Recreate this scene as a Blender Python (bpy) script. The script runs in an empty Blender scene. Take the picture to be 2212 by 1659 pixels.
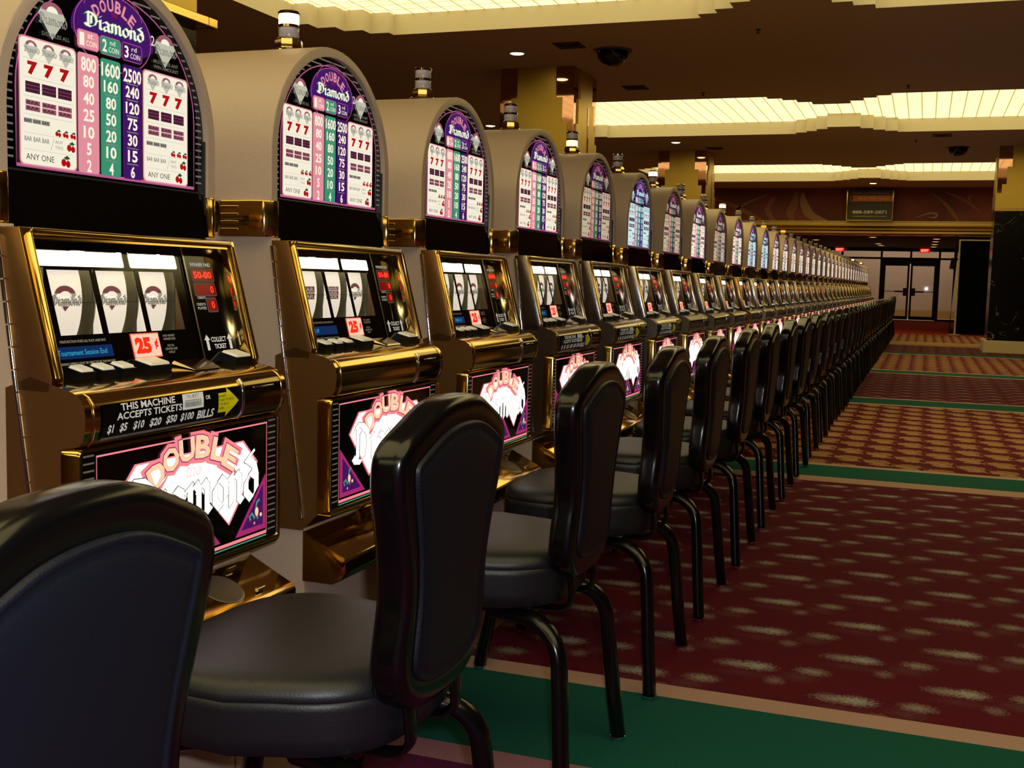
import bpy, bmesh, math, random
from mathutils import Vector, Matrix
R = math.radians
PI = math.pi
sc = bpy.context.scene
C = sc.collection
random.seed(7)

# ------------------------------------------------------------------ camera
CH = 1.1174
YAW, PITCH, ROLL, FPX = 0.34862, -0.092687, 0.025183, 2432.2
cam = bpy.data.cameras.new('camera')
cam.sensor_width = 36.0
cam.lens = FPX / 2212.0 * 36.0
cam.clip_start = 0.02
cam.clip_end = 200
co = bpy.data.objects.new('camera', cam)
C.objects.link(co)
sy, cy = math.sin(YAW), math.cos(YAW)
sp, cp = math.sin(PITCH), math.cos(PITCH)
fwd = Vector((-sy * cp, cy * cp, sp))
rt = Vector((cy, sy, 0))
up = rt.cross(fwd)
cr, sr = math.cos(ROLL), math.sin(ROLL)
r2 = rt * cr + up * sr
u2 = -rt * sr + up * cr
M = Matrix((r2, u2, -fwd)).transposed().to_4x4()
M.translation = (0, 0, CH)
co.matrix_world = M
sc.camera = co

# ------------------------------------------------------------------ light & exposure
w = bpy.data.worlds.new('world')
sc.world = w
w.use_nodes = True
w.node_tree.nodes['Background'].inputs[0].default_value = (0.02, 0.014, 0.008, 1)
w.node_tree.nodes['Background'].inputs[1].default_value = 0.3
sc.view_settings.view_transform = 'Standard'
sc.view_settings.look = 'None'
sc.view_settings.exposure = 0.0
sc.view_settings.gamma = 1.0
sc.view_settings.use_curve_mapping = False

def lamp(name, kind, loc, energy, color, size=0.1, rot=(0, 0, 0), sizey=None):
    l = bpy.data.lights.new(name, kind)
    l.energy = energy
    l.color = color
    if kind == 'AREA':
        l.size = size
        if sizey:
            l.shape = 'RECTANGLE'
            l.size_y = sizey
    else:
        l.shadow_soft_size = size
    o = bpy.data.objects.new(name, l)
    o.location = loc
    o.rotation_euler = rot
    C.objects.link(o)
    return o
FLASH = 75.0
lamp('camera_flash', 'POINT', (0.05, 0.0, CH + 0.07), FLASH, (0.86, 0.91, 1.0), 0.02)
lamp('forecourt_light', 'AREA', (-1, 45.6, 3.3), 60, (1.0, 0.86, 0.72), 6, (0, 0, 0), 1.5)
lamp('lobby_light', 'AREA', (-0.8, 37.5, 2.57), 16, (1.0, 0.66, 0.36), 5, (0, 0, 0), 8)
COFFER_L = 1.9

# ------------------------------------------------------------------ materials
def lin(h):
    h = h.lstrip('#')
    o = []
    for i in (0, 2, 4):
        v = int(h[i:i + 2], 16) / 255
        o.append(v / 12.92 if v <= 0.04045 else ((v + 0.055) / 1.055) ** 2.4)
    return (*o, 1)
MT = {}
def mat(name, color='#808080', rough=0.5, metal=0.0, emis=None, es=0.0, spec=0.5, coat=0.0, bump=0.0, bscale=200, noise=None):
    if name in MT:
        return MT[name]
    m = bpy.data.materials.new(name)
    m.use_nodes = True
    nt = m.node_tree
    b = nt.nodes['Principled BSDF']
    b.inputs['Base Color'].default_value = lin(color) if isinstance(color, str) else color
    b.inputs['Roughness'].default_value = rough
    b.inputs['Metallic'].default_value = metal
    b.inputs['Specular IOR Level'].default_value = spec
    b.inputs['Coat Weight'].default_value = coat
    if emis is not None:
        b.inputs['Emission Color'].default_value = lin(emis) if isinstance(emis, str) else emis
        b.inputs['Emission Strength'].default_value = es
    if noise or bump:
        tc = nt.nodes.new('ShaderNodeTexCoord')
        n = nt.nodes.new('ShaderNodeTexNoise')
        n.inputs['Scale'].default_value = bscale
        n.inputs['Detail'].default_value = 4
        nt.links.new(tc.outputs['Object'], n.inputs['Vector'])
        if noise:
            r = nt.nodes.new('ShaderNodeValToRGB')
            r.color_ramp.elements[0].position = 0.3
            r.color_ramp.elements[1].position = 0.7
            r.color_ramp.elements[0].color = lin(noise)
            r.color_ramp.elements[1].color = lin(color)
            nt.links.new(n.outputs['Fac'], r.inputs['Fac'])
            nt.links.new(r.outputs['Color'], b.inputs['Base Color'])
        if bump:
            bp = nt.nodes.new('ShaderNodeBump')
            bp.inputs['Strength'].default_value = bump
            bp.inputs['Distance'].default_value = 0.002
            nt.links.new(n.outputs['Fac'], bp.inputs['Height'])
            nt.links.new(bp.outputs['Normal'], b.inputs['Normal'])
    MT[name] = m
    return m
def glow(name, color, s, rough=0.15):
    return mat(name, '#050505', rough, 0, color, s, 0.4)

laminate = mat('beige_laminate', '#bda68f', 0.45, bump=0.15, bscale=400, noise='#b49d87')
brass = mat('polished_brass', (0.72, 0.49, 0.15, 1), 0.11, 1.0)
brass_side = mat('brown_brass', (0.30, 0.15, 0.045, 1), 0.34, 0.8, bump=0.15, bscale=60)  # browner and rougher than the front brass, used on door sides
pewter = mat('worn_nickel', (0.42, 0.37, 0.31, 1), 0.24, 1.0, bump=0.3, bscale=90)
silver = mat('silver_metal', (0.72, 0.72, 0.76, 1), 0.22, 1.0, bump=0.2, bscale=120)
copper = mat('copper_metal', (0.62, 0.34, 0.14, 1), 0.2, 1.0, bump=0.2, bscale=90)
chrome = mat('chrome', (0.85, 0.85, 0.88, 1), 0.06, 1.0)
gold = mat('gold_frame', (0.80, 0.58, 0.20, 1), 0.12, 1.0)
blackgl = mat('black_glass', '#060606', 0.06, spec=0.5)
blackpl = mat('black_plastic', '#0b0b0b', 0.3)
housing = mat('grey_housing', '#7c7c6c', 0.4, 0.1)
capwhite = mat('white_button_cap', '#e6e2d0', 0.35, 0, '#fff6dc', 0.12)
leather = mat('black_leather', '#0c0f18', 0.44, bump=0.25, bscale=350, spec=0.35)
leather_seat = mat('black_leather_seat', '#14151a', 0.45, bump=0.2, bscale=300, spec=0.5)
shellm = mat('black_gloss_shell', '#060606', 0.2, spec=0.5)
legm = mat('black_enamel', '#080808', 0.2)
art_black = mat('art_black', '#040404', 0.08)

# ------------------------------------------------------------------ mesh helpers
KEEP = set()
def finish(name, bm, mats, parent=None, smooth=None, loc=None):
    me = bpy.data.meshes.new(name)
    if id(bm) not in KEEP:
        bmesh.ops.recalc_face_normals(bm, faces=bm.faces[:])
    KEEP.discard(id(bm))
    bm.to_mesh(me)
    bm.free()
    for m in (mats if isinstance(mats, (list, tuple)) else [mats]):
        me.materials.append(m)
    if smooth:
        me.shade_smooth()
        me.set_sharp_from_angle(angle=R(smooth))
    o = bpy.data.objects.new(name, me)
    C.objects.link(o)
    if parent:
        o.parent = parent
    if loc:
        o.location = loc
    return o
def box(bm, x0, x1, y0, y1, z0, z1, mi=0, bev=0.0, seg=2):
    vs = [bm.verts.new(p) for p in ((x0, y0, z0), (x1, y0, z0), (x1, y1, z0), (x0, y1, z0), (x0, y0, z1), (x1, y0, z1), (x1, y1, z1), (x0, y1, z1))]
    fs = [bm.faces.new([vs[i] for i in f]) for f in ((0, 3, 2, 1), (4, 5, 6, 7), (0, 1, 5, 4), (1, 2, 6, 5), (2, 3, 7, 6), (3, 0, 4, 7))]
    for f in fs:
        f.material_index = mi
    if bev:
        es = list({e for f in fs for e in f.edges})
        r = bmesh.ops.bevel(bm, geom=es, offset=bev, segments=seg, affect='EDGES', profile=0.5)
        for f in r['faces']:
            f.material_index = mi
    return vs
def prism(bm, pts, a0, a1, axis='y', mi=0, cap=True, bev=0.0):
    """pts: outline in the two other axes (x,z for axis y; x,y for axis z; y,z for axis x)"""
    def P(p, a):
        return {'y': (p[0], a, p[1]), 'z': (p[0], p[1], a), 'x': (a, p[0], p[1])}[axis]
    A = [bm.verts.new(P(p, a0)) for p in pts]
    B = [bm.verts.new(P(p, a1)) for p in pts]
    n = len(pts)
    fs = [bm.faces.new((A[i], A[(i + 1) % n], B[(i + 1) % n], B[i])) for i in range(n)]
    if cap:
        fs.append(bm.faces.new(A[::-1]))
        fs.append(bm.faces.new(B))
    for f in fs:
        f.material_index = mi
    if bev:
        bmesh.ops.recalc_face_normals(bm, faces=fs)
        es = [e for e in {e for f in fs for e in f.edges} if e.calc_face_angle(0) > 0.35]
        r = bmesh.ops.bevel(bm, geom=es, offset=bev, segments=2, affect='EDGES', profile=0.5)
        for f in r['faces']:
            f.material_index = mi
def loft(bm, loops, mi=0, cap0=True, cap1=True, close=True):
    rows = [[bm.verts.new(p) for p in L] for L in loops]
    n = len(rows[0])
    for a, b in zip(rows, rows[1:]):
        for i in range(n if close else n - 1):
            f = bm.faces.new((a[i], a[(i + 1) % n], b[(i + 1) % n], b[i]))
            f.material_index = mi
    if cap0:
        bm.faces.new(rows[0][::-1]).material_index = mi
    if cap1:
        bm.faces.new(rows[-1]).material_index = mi
    return rows
def tube(bm, pts, rx, ry=None, n=12, mi=0, caps=True):
    """sweep an ellipse along a polyline (smoothed beforehand)"""
    ry = ry or rx
    pts = [Vector(p) for p in pts]
    loops = []
    ref = Vector((0, 1, 0))
    for i, p in enumerate(pts):
        t = (pts[min(i + 1, len(pts) - 1)] - pts[max(i - 1, 0)]).normalized()
        a = ref - t * ref.dot(t)
        if a.length < 0.1:
            a = Vector((1, 0, 0)) - t * t.x
        a.normalize()
        b = t.cross(a)
        loops.append([p + a * rx * math.cos(k * 2 * PI / n) + b * ry * math.sin(k * 2 * PI / n) for k in range(n)])
    loft(bm, loops, mi, caps, caps)
def lathe(bm, prof, cx, cy_, n=24, mi=0, cz=0, axis='z', capends=True):
    loops = []
    for r, z in prof:
        r = max(r, 1e-5)
        L = []
        for k in range(n):
            a = k * 2 * PI / n
            if axis == 'z':
                L.append((cx + r * math.cos(a), cy_ + r * math.sin(a), cz + z))
            else:
                L.append((cx + z, cy_ + r * math.cos(a), cz + r * math.sin(a)))
        loops.append(L)
    loft(bm, loops, mi, capends, capends)
def catmull(P, n=6):
    P = [Vector(p) for p in P]
    out = []
    for i in range(len(P) - 1):
        p0, p1, p2, p3 = P[max(i - 1, 0)], P[i], P[i + 1], P[min(i + 2, len(P) - 1)]
        for k in range(n):
            t = k / n
            out.append(0.5 * ((2 * p1) + (p2 - p0) * t + (2 * p0 - 5 * p1 + 4 * p2 - p3) * t * t + (3 * p1 - p0 - 3 * p2 + p3) * t ** 3))
    out.append(P[-1])
    return out

# ---- lettering and flat artwork
_tc = {}
def glyphs(s, shear=0.0, offset=0.0, space=1.0):
    k = (s, shear, offset, space)
    if k in _tc:
        return _tc[k]
    cu = bpy.data.curves.new('t', 'FONT')
    cu.body = s
    cu.align_x = 'CENTER'
    cu.shear = shear
    cu.offset = offset
    cu.space_character = space
    cu.resolution_u = 2
    o = bpy.data.objects.new('t', cu)
    C.objects.link(o)
    dg = bpy.context.evaluated_depsgraph_get()
    me = bpy.data.meshes.new_from_object(o.evaluated_get(dg))
    vs = [(v.co.x, v.co.y) for v in me.vertices]
    fs = [list(p.vertices) for p in me.polygons]
    bpy.data.objects.remove(o)
    bpy.data.curves.remove(cu)
    bpy.data.meshes.remove(me)
    if vs:
        x0, x1 = min(v[0] for v in vs), max(v[0] for v in vs)
        y0, y1 = min(v[1] for v in vs), max(v[1] for v in vs)
    else:
        x0 = x1 = y0 = y1 = 0
    _tc[k] = (vs, fs, x0, x1, y0, y1)
    return _tc[k]
def _word():
    G = {'D': (1.30, [[(0.28, 1.42), (0.28, 0.12)], [(0.0, 1.20), (0.22, 1.46), (0.62, 1.42), (0.98, 1.12), (1.06, 0.70), (0.90, 0.26), (0.52, 0.0), (0.14, 0.06), (0.0, 0.22)], [(0.55, 1.15), (0.55, 0.35)]]),
         'i': (0.48, [[(0.02, 0.82), (0.16, 0.92), (0.16, 0.14), (0.30, 0.02)], [(0.14, 1.26), (0.22, 1.36)]]),
         'a': (0.82, [[(0.06, 0.80), (0.28, 0.94), (0.52, 0.80), (0.52, 0.14), (0.66, 0.02)], [(0.52, 0.52), (0.18, 0.42), (0.08, 0.18), (0.26, 0.0), (0.52, 0.2)]]),
         'm': (1.18, [[(0.0, 0.84), (0.13, 0.92), (0.13, 0.02)], [(0.13, 0.74), (0.36, 0.94), (0.50, 0.80), (0.50, 0.02)], [(0.50, 0.74), (0.73, 0.94), (0.87, 0.80), (0.87, 0.14), (1.0, 0.02)]]),
         'o': (0.80, [[(0.10, 0.66), (0.36, 0.94), (0.62, 0.70), (0.62, 0.28), (0.36, 0.0), (0.10, 0.26), (0.10, 0.66)]]),
         'n': (0.82, [[(0.0, 0.84), (0.13, 0.92), (0.13, 0.02)], [(0.13, 0.74), (0.38, 0.94), (0.52, 0.80), (0.52, 0.14), (0.66, 0.02)]]),
         'd': (0.75, [[(0.10, 0.62), (0.34, 0.88), (0.62, 0.70), (0.62, 0.28), (0.36, 0.0), (0.10, 0.26), (0.10, 0.62)], [(0.62, 0.70), (0.50, 1.10), (0.16, 1.34), (0.40, 1.50)]])}
    x, out = 0.15, []
    for ch in 'Diamond':
        w_, L = G[ch]
        out += [[(x + a, b) for a, b in P] for P in L]
        x += w_ - 0.06
    return out
SCRIPT = _word()
class Art:
    """flat printed artwork: fn(u, v, h) gives the 3D point h metres above the printed surface"""
    def __init__(s, fn, step=0.0004):
        s.bm = bmesh.new()
        KEEP.add(id(s.bm))
        s.fn = fn
        s.mats = []
        s.step = step
    def mi(s, m):
        if m not in s.mats:
            s.mats.append(m)
        return s.mats.index(m)
    def poly(s, pts, m, L=0):
        f = s.bm.faces.new([s.bm.verts.new(s.fn(u, v, L * s.step)) for u, v in pts])
        f.material_index = s.mi(m)
        return f
    def rect(s, u0, u1, v0, v1, m, L=0, r=0):
        if not r:
            return s.poly([(u0, v0), (u1, v0), (u1, v1), (u0, v1)], m, L)
        pts = []
        for cx, cz, a in ((u1 - r, v0 + r, -90), (u1 - r, v1 - r, 0), (u0 + r, v1 - r, 90), (u0 + r, v0 + r, 180)):
            for k in range(5):
                t = R(a + 22.5 * k)
                pts.append((cx + r * math.cos(t), cz + r * math.sin(t)))
        return s.poly(pts, m, L)
    def ell(s, u, v, a, b, m, L=0, n=20, a0=0, a1=360):
        full = a1 - a0 >= 360
        pts = [(u + a * math.cos(R(a0 + (a1 - a0) * k / n)), v + b * math.sin(R(a0 + (a1 - a0) * k / n))) for k in range(n + (0 if full else 1))]
        return s.poly(pts, m, L)
    def line(s, P, wd, m, L=0, closed=False):
        P = [Vector(p) for p in P]
        n = len(P)
        A, B = [], []
        for i in range(n):
            a = P[(i - 1) % n] if (closed or i > 0) else P[i]
            b = P[(i + 1) % n] if (closed or i < n - 1) else P[i]
            t = (b - a).normalized()
            nn = Vector((-t.y, t.x)) * wd / 2
            A.append(P[i] + nn)
            B.append(P[i] - nn)
        va = [s.bm.verts.new(s.fn(p.x, p.y, L * s.step)) for p in A]
        vb = [s.bm.verts.new(s.fn(p.x, p.y, L * s.step)) for p in B]
        for i in range(n if closed else n - 1):
            j = (i + 1) % n
            f = s.bm.faces.new((va[i], vb[i], vb[j], va[j]))
            f.material_index = s.mi(m)
    def text(s, txt, u, v, w_, h, m, L=1, shear=0.0, bold=0.0, rot=0.0, space=1.0, warp=None):
        """centred at (u, v), fitted into w_ x h"""
        vs, fs, x0, x1, y0, y1 = glyphs(txt, shear, bold, space)
        if not vs:
            return
        sx, sy_ = w_ / (x1 - x0), h / (y1 - y0)
        ca, sa = math.cos(rot), math.sin(rot)
        nv = []
        for x, y in vs:
            a = (x - (x0 + x1) / 2) * sx
            b = (y - (y0 + y1) / 2) * sy_
            a, b = a * ca - b * sa, a * sa + b * ca
            if warp:
                a, b = warp(a, b)
            nv.append(s.bm.verts.new(s.fn(u + a, v + b, L * s.step)))
        k = s.mi(m)
        for f in fs:
            try:
                s.bm.faces.new([nv[i] for i in f]).material_index = k
            except ValueError:
                pass
    def script(s, u, v, w_, h, fill, L=1, outline=None, ow=0.0, rot=0.0, fat=1.0):
        """the word Diamond in broken, broad-nibbed script, centred at (u, v); outline drawn one layer lower"""
        x0, y0, x1, y1 = 0.0, -0.1, 5.85, 1.6
        nib = Vector((0.15 * fat * math.cos(R(38)), 0.15 * fat * math.sin(R(38))))
        ca, sa = math.cos(rot), math.sin(rot)
        def T(p):
            a, b = (p.x - (x0 + x1) / 2) * w_ / (x1 - x0), (p.y - (y0 + y1) / 2) * h / (y1 - y0)
            return (u + a * ca - b * sa, v + a * sa + b * ca)
        def quads(ext, nb, off, m, LL):
            for P in SCRIPT:
                for p, q in zip(P, P[1:]):
                    p, q = Vector(p), Vector(q)
                    d = (q - p).normalized() * ext
                    p2, q2 = p - d + off, q + d + off
                    c = (q2 - p2).x * nb.y - (q2 - p2).y * nb.x
                    if abs(c) < 0.004:
                        nn = Vector((-nb.y, nb.x)) * 0.3
                        pts = [p2 - nb - nn, q2 + nb - nn, q2 + nb + nn, p2 - nb + nn]
                    else:
                        pts = [p2 - nb, q2 - nb, q2 + nb, p2 + nb]
                        if c > 0:
                            pts.reverse()
                    s.poly([T(t) for t in pts], m, LL)
        if outline:
            k = ow * (x1 - x0) / w_
            for off in ((k, 0), (-k, 0), (0, k), (0, -k)):
                quads(0.02 + k * 0.4, nib, Vector(off), outline, L - 1)
        quads(0.02, nib, Vector((0, 0)), fill, L)
    def build(s, name, parent=None, **kw):
        return finish(name, s.bm, s.mats, parent, **kw)

def tag(o, label=None, cat=None, group=None, kind=None):
    if label: o['label'] = label
    if cat: o['category'] = cat
    if group: o['group'] = group
    if kind: o['kind'] = kind
    return o
def empty(name, loc=(0, 0, 0), rz=0):
    o = bpy.data.objects.new(name, None)
    C.objects.link(o)
    o.location = loc
    o.rotation_euler = (0, 0, rz)
    o.empty_display_size = 0.1
    return o
def copy_tree(o, parent=None):
    c = o.copy()
    C.objects.link(c)
    if parent is not None:
        c.parent = parent
    for ch in list(o.children):
        copy_tree(ch, c)
    return c
def struct(o):
    o['kind'] = 'structure'
    return o

# ================================================================== ROOM SHELL
XL, XR, Y0, YM, YD, ZC = -11.0, 9.0, -9.0, 31.0, 43.5, 3.72
COFF = [(-1.4, 11.27), (-1.4, 20.06), (-1.4, 29.0), (-1.4, 2.2), (-1.4, -3.8)]  # last two recesses are added, unseen behind the camera, to light the room
def coffer_outline(CX, yf):
    yn = yf - 3.93
    st_x = [0.26, 0.45, 0.63, 0.82]
    far_in = [-0.77, -0.54, -0.32, -0.16]
    L = 4.16
    pts = []
    # far edge from left to right
    corner = [(-L - 0.85, -0.66), (-L - 0.85, -0.66 + 0.0)]
    left = [(-5.02, -0.70), (-5.02, -0.55), (-4.80, -0.55), (-4.80, -0.38), (-4.59, -0.38), (-4.59, -0.20), (-4.38, -0.20), (-4.38, -0.02 - 0.0), (-4.17, -0.02), (-4.17, 0.0)]
    left = [(-5.02, -0.38), (-4.80, -0.38), (-4.80, -0.19), (-4.59, -0.19), (-4.59, 0.0), (-4.17, 0.0)]
    left = [(-5.00, -0.70), (-4.81, -0.70), (-4.81, -0.50), (-4.60, -0.50), (-4.60, -0.30), (-4.38, -0.30), (-4.38, -0.12), (-4.16, -0.12), (-4.16, 0.0)]
    mid = []
    for k in (3, 2, 1, 0):
        mid.append((-st_x[k], 0.0 if k == 3 else far_in[k + 1]))
        mid.append((-st_x[k], far_in[k]))
    far = left + mid + [(-x, y) for x, y in reversed(mid)] + [(-x, y) for x, y in reversed(left)]
    W = 3.93
    near = [(x, -W - y) for x, y in reversed(far)]
    return [(CX + x, yf + y) for x, y in far + near]
def fill_plane(bm, outer, holes, z, mi=0):
    edges = []
    for L in [outer] + holes:
        vs = [bm.verts.new((x, y, z)) for x, y in L]
        edges += [bm.edges.new((vs[i], vs[(i + 1) % len(vs)])) for i in range(len(vs))]
    r = bmesh.ops.triangle_fill(bm, use_beauty=True, use_dissolve=False, edges=edges)
    for g in r['geom']:
        if isinstance(g, bmesh.types.BMFace):
            g.material_index = mi
ceil_m = mat('brown_ceiling_paint', '#c0aa8c', 0.85, bump=0.2, bscale=60)
cream = mat('cream_soffit_paint', '#d2c6ae', 0.8)
bm = bmesh.new()
outl = [coffer_outline(x, y) for x, y in COFF]
fill_plane(bm, [(XL, Y0), (XR, Y0), (XR, YM), (XL, YM)], outl, ZC)
struct(finish('ceiling', bm, ceil_m))
for i, L in enumerate(outl):
    bm = bmesh.new()
    # the upstand all round the recess: a thin wall with its own thickness
    n = len(L)
    A = [bm.verts.new((x, y, ZC)) for x, y in L]
    B = [bm.verts.new((x, y, ZC + 0.23)) for x, y in L]
    for k in range(n):
        bm.faces.new((A[k], A[(k + 1) % n], B[(k + 1) % n], B[k]))
    KEEP.add(id(bm))
    struct(finish('trim_%d' % (i + 1), bm, cream))
# luminous panels
def luminous_material():
    m = bpy.data.materials.new('luminous_tiles')
    m.use_nodes = True
    nt = m.node_tree
    N = nt.nodes
    b = N['Principled BSDF']
    b.inputs['Base Color'].default_value = (0.3, 0.28, 0.2, 1)
    b.inputs['Roughness'].default_value = 0.6
    tc = N.new('ShaderNodeTexCoord')
    br = N.new('ShaderNodeTexBrick')
    br.offset = 0.0
    br.inputs['Scale'].default_value = 1.0
    br.inputs['Brick Width'].default_value = 0.205
    br.inputs['Row Height'].default_value = 0.205
    br.inputs['Mortar Size'].default_value = 0.009
    br.inputs['Mortar Smooth'].default_value = 0.4
    br.inputs['Color1'].default_value = (1.0, 0.83, 0.36, 1)
    br.inputs['Color2'].default_value = (0.98, 0.79, 0.31, 1)
    br.inputs['Mortar'].default_value = (0.25, 0.17, 0.045, 1)
    nt.links.new(tc.outputs['Object'], br.inputs['Vector'])
    nt.links.new(br.outputs['Color'], b.inputs['Emission Color'])
    b.inputs['Emission Strength'].default_value = COFFER_L
    return m
lum = luminous_material()
for i, L in enumerate(outl):
    bm = bmesh.new()
    f = bm.faces.new([bm.verts.new((x, y, ZC + 0.215)) for x, y in L])
    bmesh.ops.triangulate(bm, faces=[f])
    bm.normal_update()
    for f in bm.faces:
        if f.normal.z > 0:
            f.normal_flip()
    KEEP.add(id(bm))
    o = finish('luminous_ceiling_panel', bm, lum)
    tag(o, ['glowing cream tiled ceiling light recess nearest the camera, above the first slot machines',
            'glowing cream tiled ceiling light recess between the two left gold columns',
            'glowing cream tiled ceiling light recess farthest away, just before the brown mural',
            'added glowing cream tiled ceiling recess overhead, unseen behind the camera, lighting the room', 'added glowing cream tiled ceiling recess at the back wall, unseen, lighting the room'][i], 'ceiling light', 'stepped luminous ceiling recesses')

# ---- carpet
def carpet_base(name, color, dark=None, sheen=0.0):
    m = bpy.data.materials.new(name)
    m.use_nodes = True
    nt = m.node_tree
    N = nt.nodes
    b = N['Principled BSDF']
    b.inputs['Roughness'].default_value = 0.95
    b.inputs['Specular IOR Level'].default_value = 0.1
    tc = N.new('ShaderNodeTexCoord')
    n = N.new('ShaderNodeTexNoise')
    n.inputs['Scale'].default_value = 260
    n.inputs['Detail'].default_value = 3
    nt.links.new(tc.outputs['Object'], n.inputs['Vector'])
    mx = N.new('ShaderNodeMix')
    mx.data_type = 'RGBA'
    mx.inputs[6].default_value = lin(dark or color)
    mx.inputs[7].default_value = lin(color)
    r = N.new('ShaderNodeMapRange')
    r.inputs[1].default_value = 0.35
    r.inputs[2].default_value = 0.65
    nt.links.new(n.outputs['Fac'], r.inputs[0])
    nt.links.new(r.outputs[0], mx.inputs[0])
    nt.links.new(mx.outputs[2], b.inputs['Base Color'])
    return m, nt, tc, mx, b
def math_node(nt, op, a, b=None, c=None):
    n = nt.nodes.new('ShaderNodeMath')
    n.operation = op
    for i, v in enumerate((a, b, c)):
        if v is None:
            continue
        if isinstance(v, (int, float)):
            n.inputs[i].default_value = v
        else:
            nt.links.new(v, n.inputs[i])
    return n.outputs[0]
def lattice(nt, tc, cell, shift, pitch, ox, oy):
    """local coordinates in a sheared lattice: columns every `cell` in x, each shifted by `shift` in y, rows every `pitch`"""
    s = nt.nodes.new('ShaderNodeSeparateXYZ')
    nt.links.new(tc.outputs['Object'], s.inputs[0])
    x = math_node(nt, 'SUBTRACT', s.outputs[0], ox)
    y = math_node(nt, 'SUBTRACT', s.outputs[1], oy)
    i = math_node(nt, 'FLOOR', math_node(nt, 'ADD', math_node(nt, 'DIVIDE', x, cell), 0.5))
    lx = math_node(nt, 'SUBTRACT', x, math_node(nt, 'MULTIPLY', i, cell))
    y2 = math_node(nt, 'SUBTRACT', y, math_node(nt, 'MULTIPLY', i, shift))
    j = math_node(nt, 'FLOOR', math_node(nt, 'ADD', math_node(nt, 'DIVIDE', y2, pitch), 0.5))
    ly = math_node(nt, 'SUBTRACT', y2, math_node(nt, 'MULTIPLY', j, pitch))
    return lx, ly
def blob(nt, lx, ly, ox, oy, ax, ay, noise, amt, soft=0.35):
    dx = math_node(nt, 'DIVIDE', math_node(nt, 'SUBTRACT', lx, ox), ax)
    dy = math_node(nt, 'DIVIDE', math_node(nt, 'SUBTRACT', ly, oy), ay)
    d = math_node(nt, 'SQRT', math_node(nt, 'ADD', math_node(nt, 'MULTIPLY', dx, dx), math_node(nt, 'MULTIPLY', dy, dy)))
    d = math_node(nt, 'ADD', d, math_node(nt, 'MULTIPLY', math_node(nt, 'SUBTRACT', noise, 0.5), amt))
    r = nt.nodes.new('ShaderNodeMapRange')
    r.inputs[1].default_value = 1 + soft
    r.inputs[2].default_value = 1 - soft
    nt.links.new(d, r.inputs[0])
    return r.outputs[0]
def noise_fac(nt, tc, scale, detail=4, sc_xy=None):
    n = nt.nodes.new('ShaderNodeTexNoise')
    n.inputs['Scale'].default_value = scale
    n.inputs['Detail'].default_value = detail
    if sc_xy:
        mp = nt.nodes.new('ShaderNodeMapping')
        mp.inputs['Scale'].default_value = sc_xy
        nt.links.new(tc.outputs['Object'], mp.inputs[0])
        nt.links.new(mp.outputs[0], n.inputs['Vector'])
    else:
        nt.links.new(tc.outputs['Object'], n.inputs['Vector'])
    return n.outputs['Fac']
def over(nt, base, fac, color, gain=1.0):
    m = nt.nodes.new('ShaderNodeMix')
    m.data_type = 'RGBA'
    nt.links.new(base, m.inputs[6])
    m.inputs[7].default_value = lin(color)
    f = math_node(nt, 'MULTIPLY', fac, gain)
    nt.links.new(f, m.inputs[0])
    return m.outputs[2]
def fleck_carpet():
    m, nt, tc, mx, b = carpet_base('burgundy_carpet', '#641726', '#4c0f1c')
    big = noise_fac(nt, tc, 14, 3)
    fine = noise_fac(nt, tc, 90, 4)
    f2 = noise_fac(nt, tc, 160, 2)
    nz = math_node(nt, 'ADD', math_node(nt, 'MULTIPLY', fine, 0.6), math_node(nt, 'MULTIPLY', f2, 0.4))
    base = over(nt, mx.outputs[2], math_node(nt, 'GREATER_THAN', big, 0.55), '#4e1230', 0.35)
    lx, ly = lattice(nt, tc, 0.290, 0.182, 0.36, -0.142, 3.112)
    for ox, oy, ax, ay, g, col in ((-0.03, 0.0, 0.045, 0.018, 0.68, '#9c9690'), (0.03, 0.004, 0.038, 0.020, 0.81, '#a8a8a0'),
                                   (0.09, -0.10, 0.022, 0.018, 0.47, '#9c8a88'), (0.0, -0.075, 0.06, 0.016, 0.25, '#6f4c56')):
        base = over(nt, base, blob(nt, lx, ly, ox, oy, ax * 0.9, ay * 1.3, nz, 4.2, 0.75), col, g)
    lx, ly = lattice(nt, tc, 0.290, 0.182, 0.36, 0.042, 3.130)
    for ox, oy, ax, ay, g, col in ((0.0, 0.0, 0.036, 0.018, 0.72, '#9c978a'), (-0.03, -0.06, 0.04, 0.022, 0.28, '#6b5a58')):
        base = over(nt, base, blob(nt, lx, ly, ox, oy, ax * 0.9, ay * 1.3, nz, 4.2, 0.75), col, g)
    nt.links.new(base, b.inputs['Base Color'])
    return m
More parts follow.
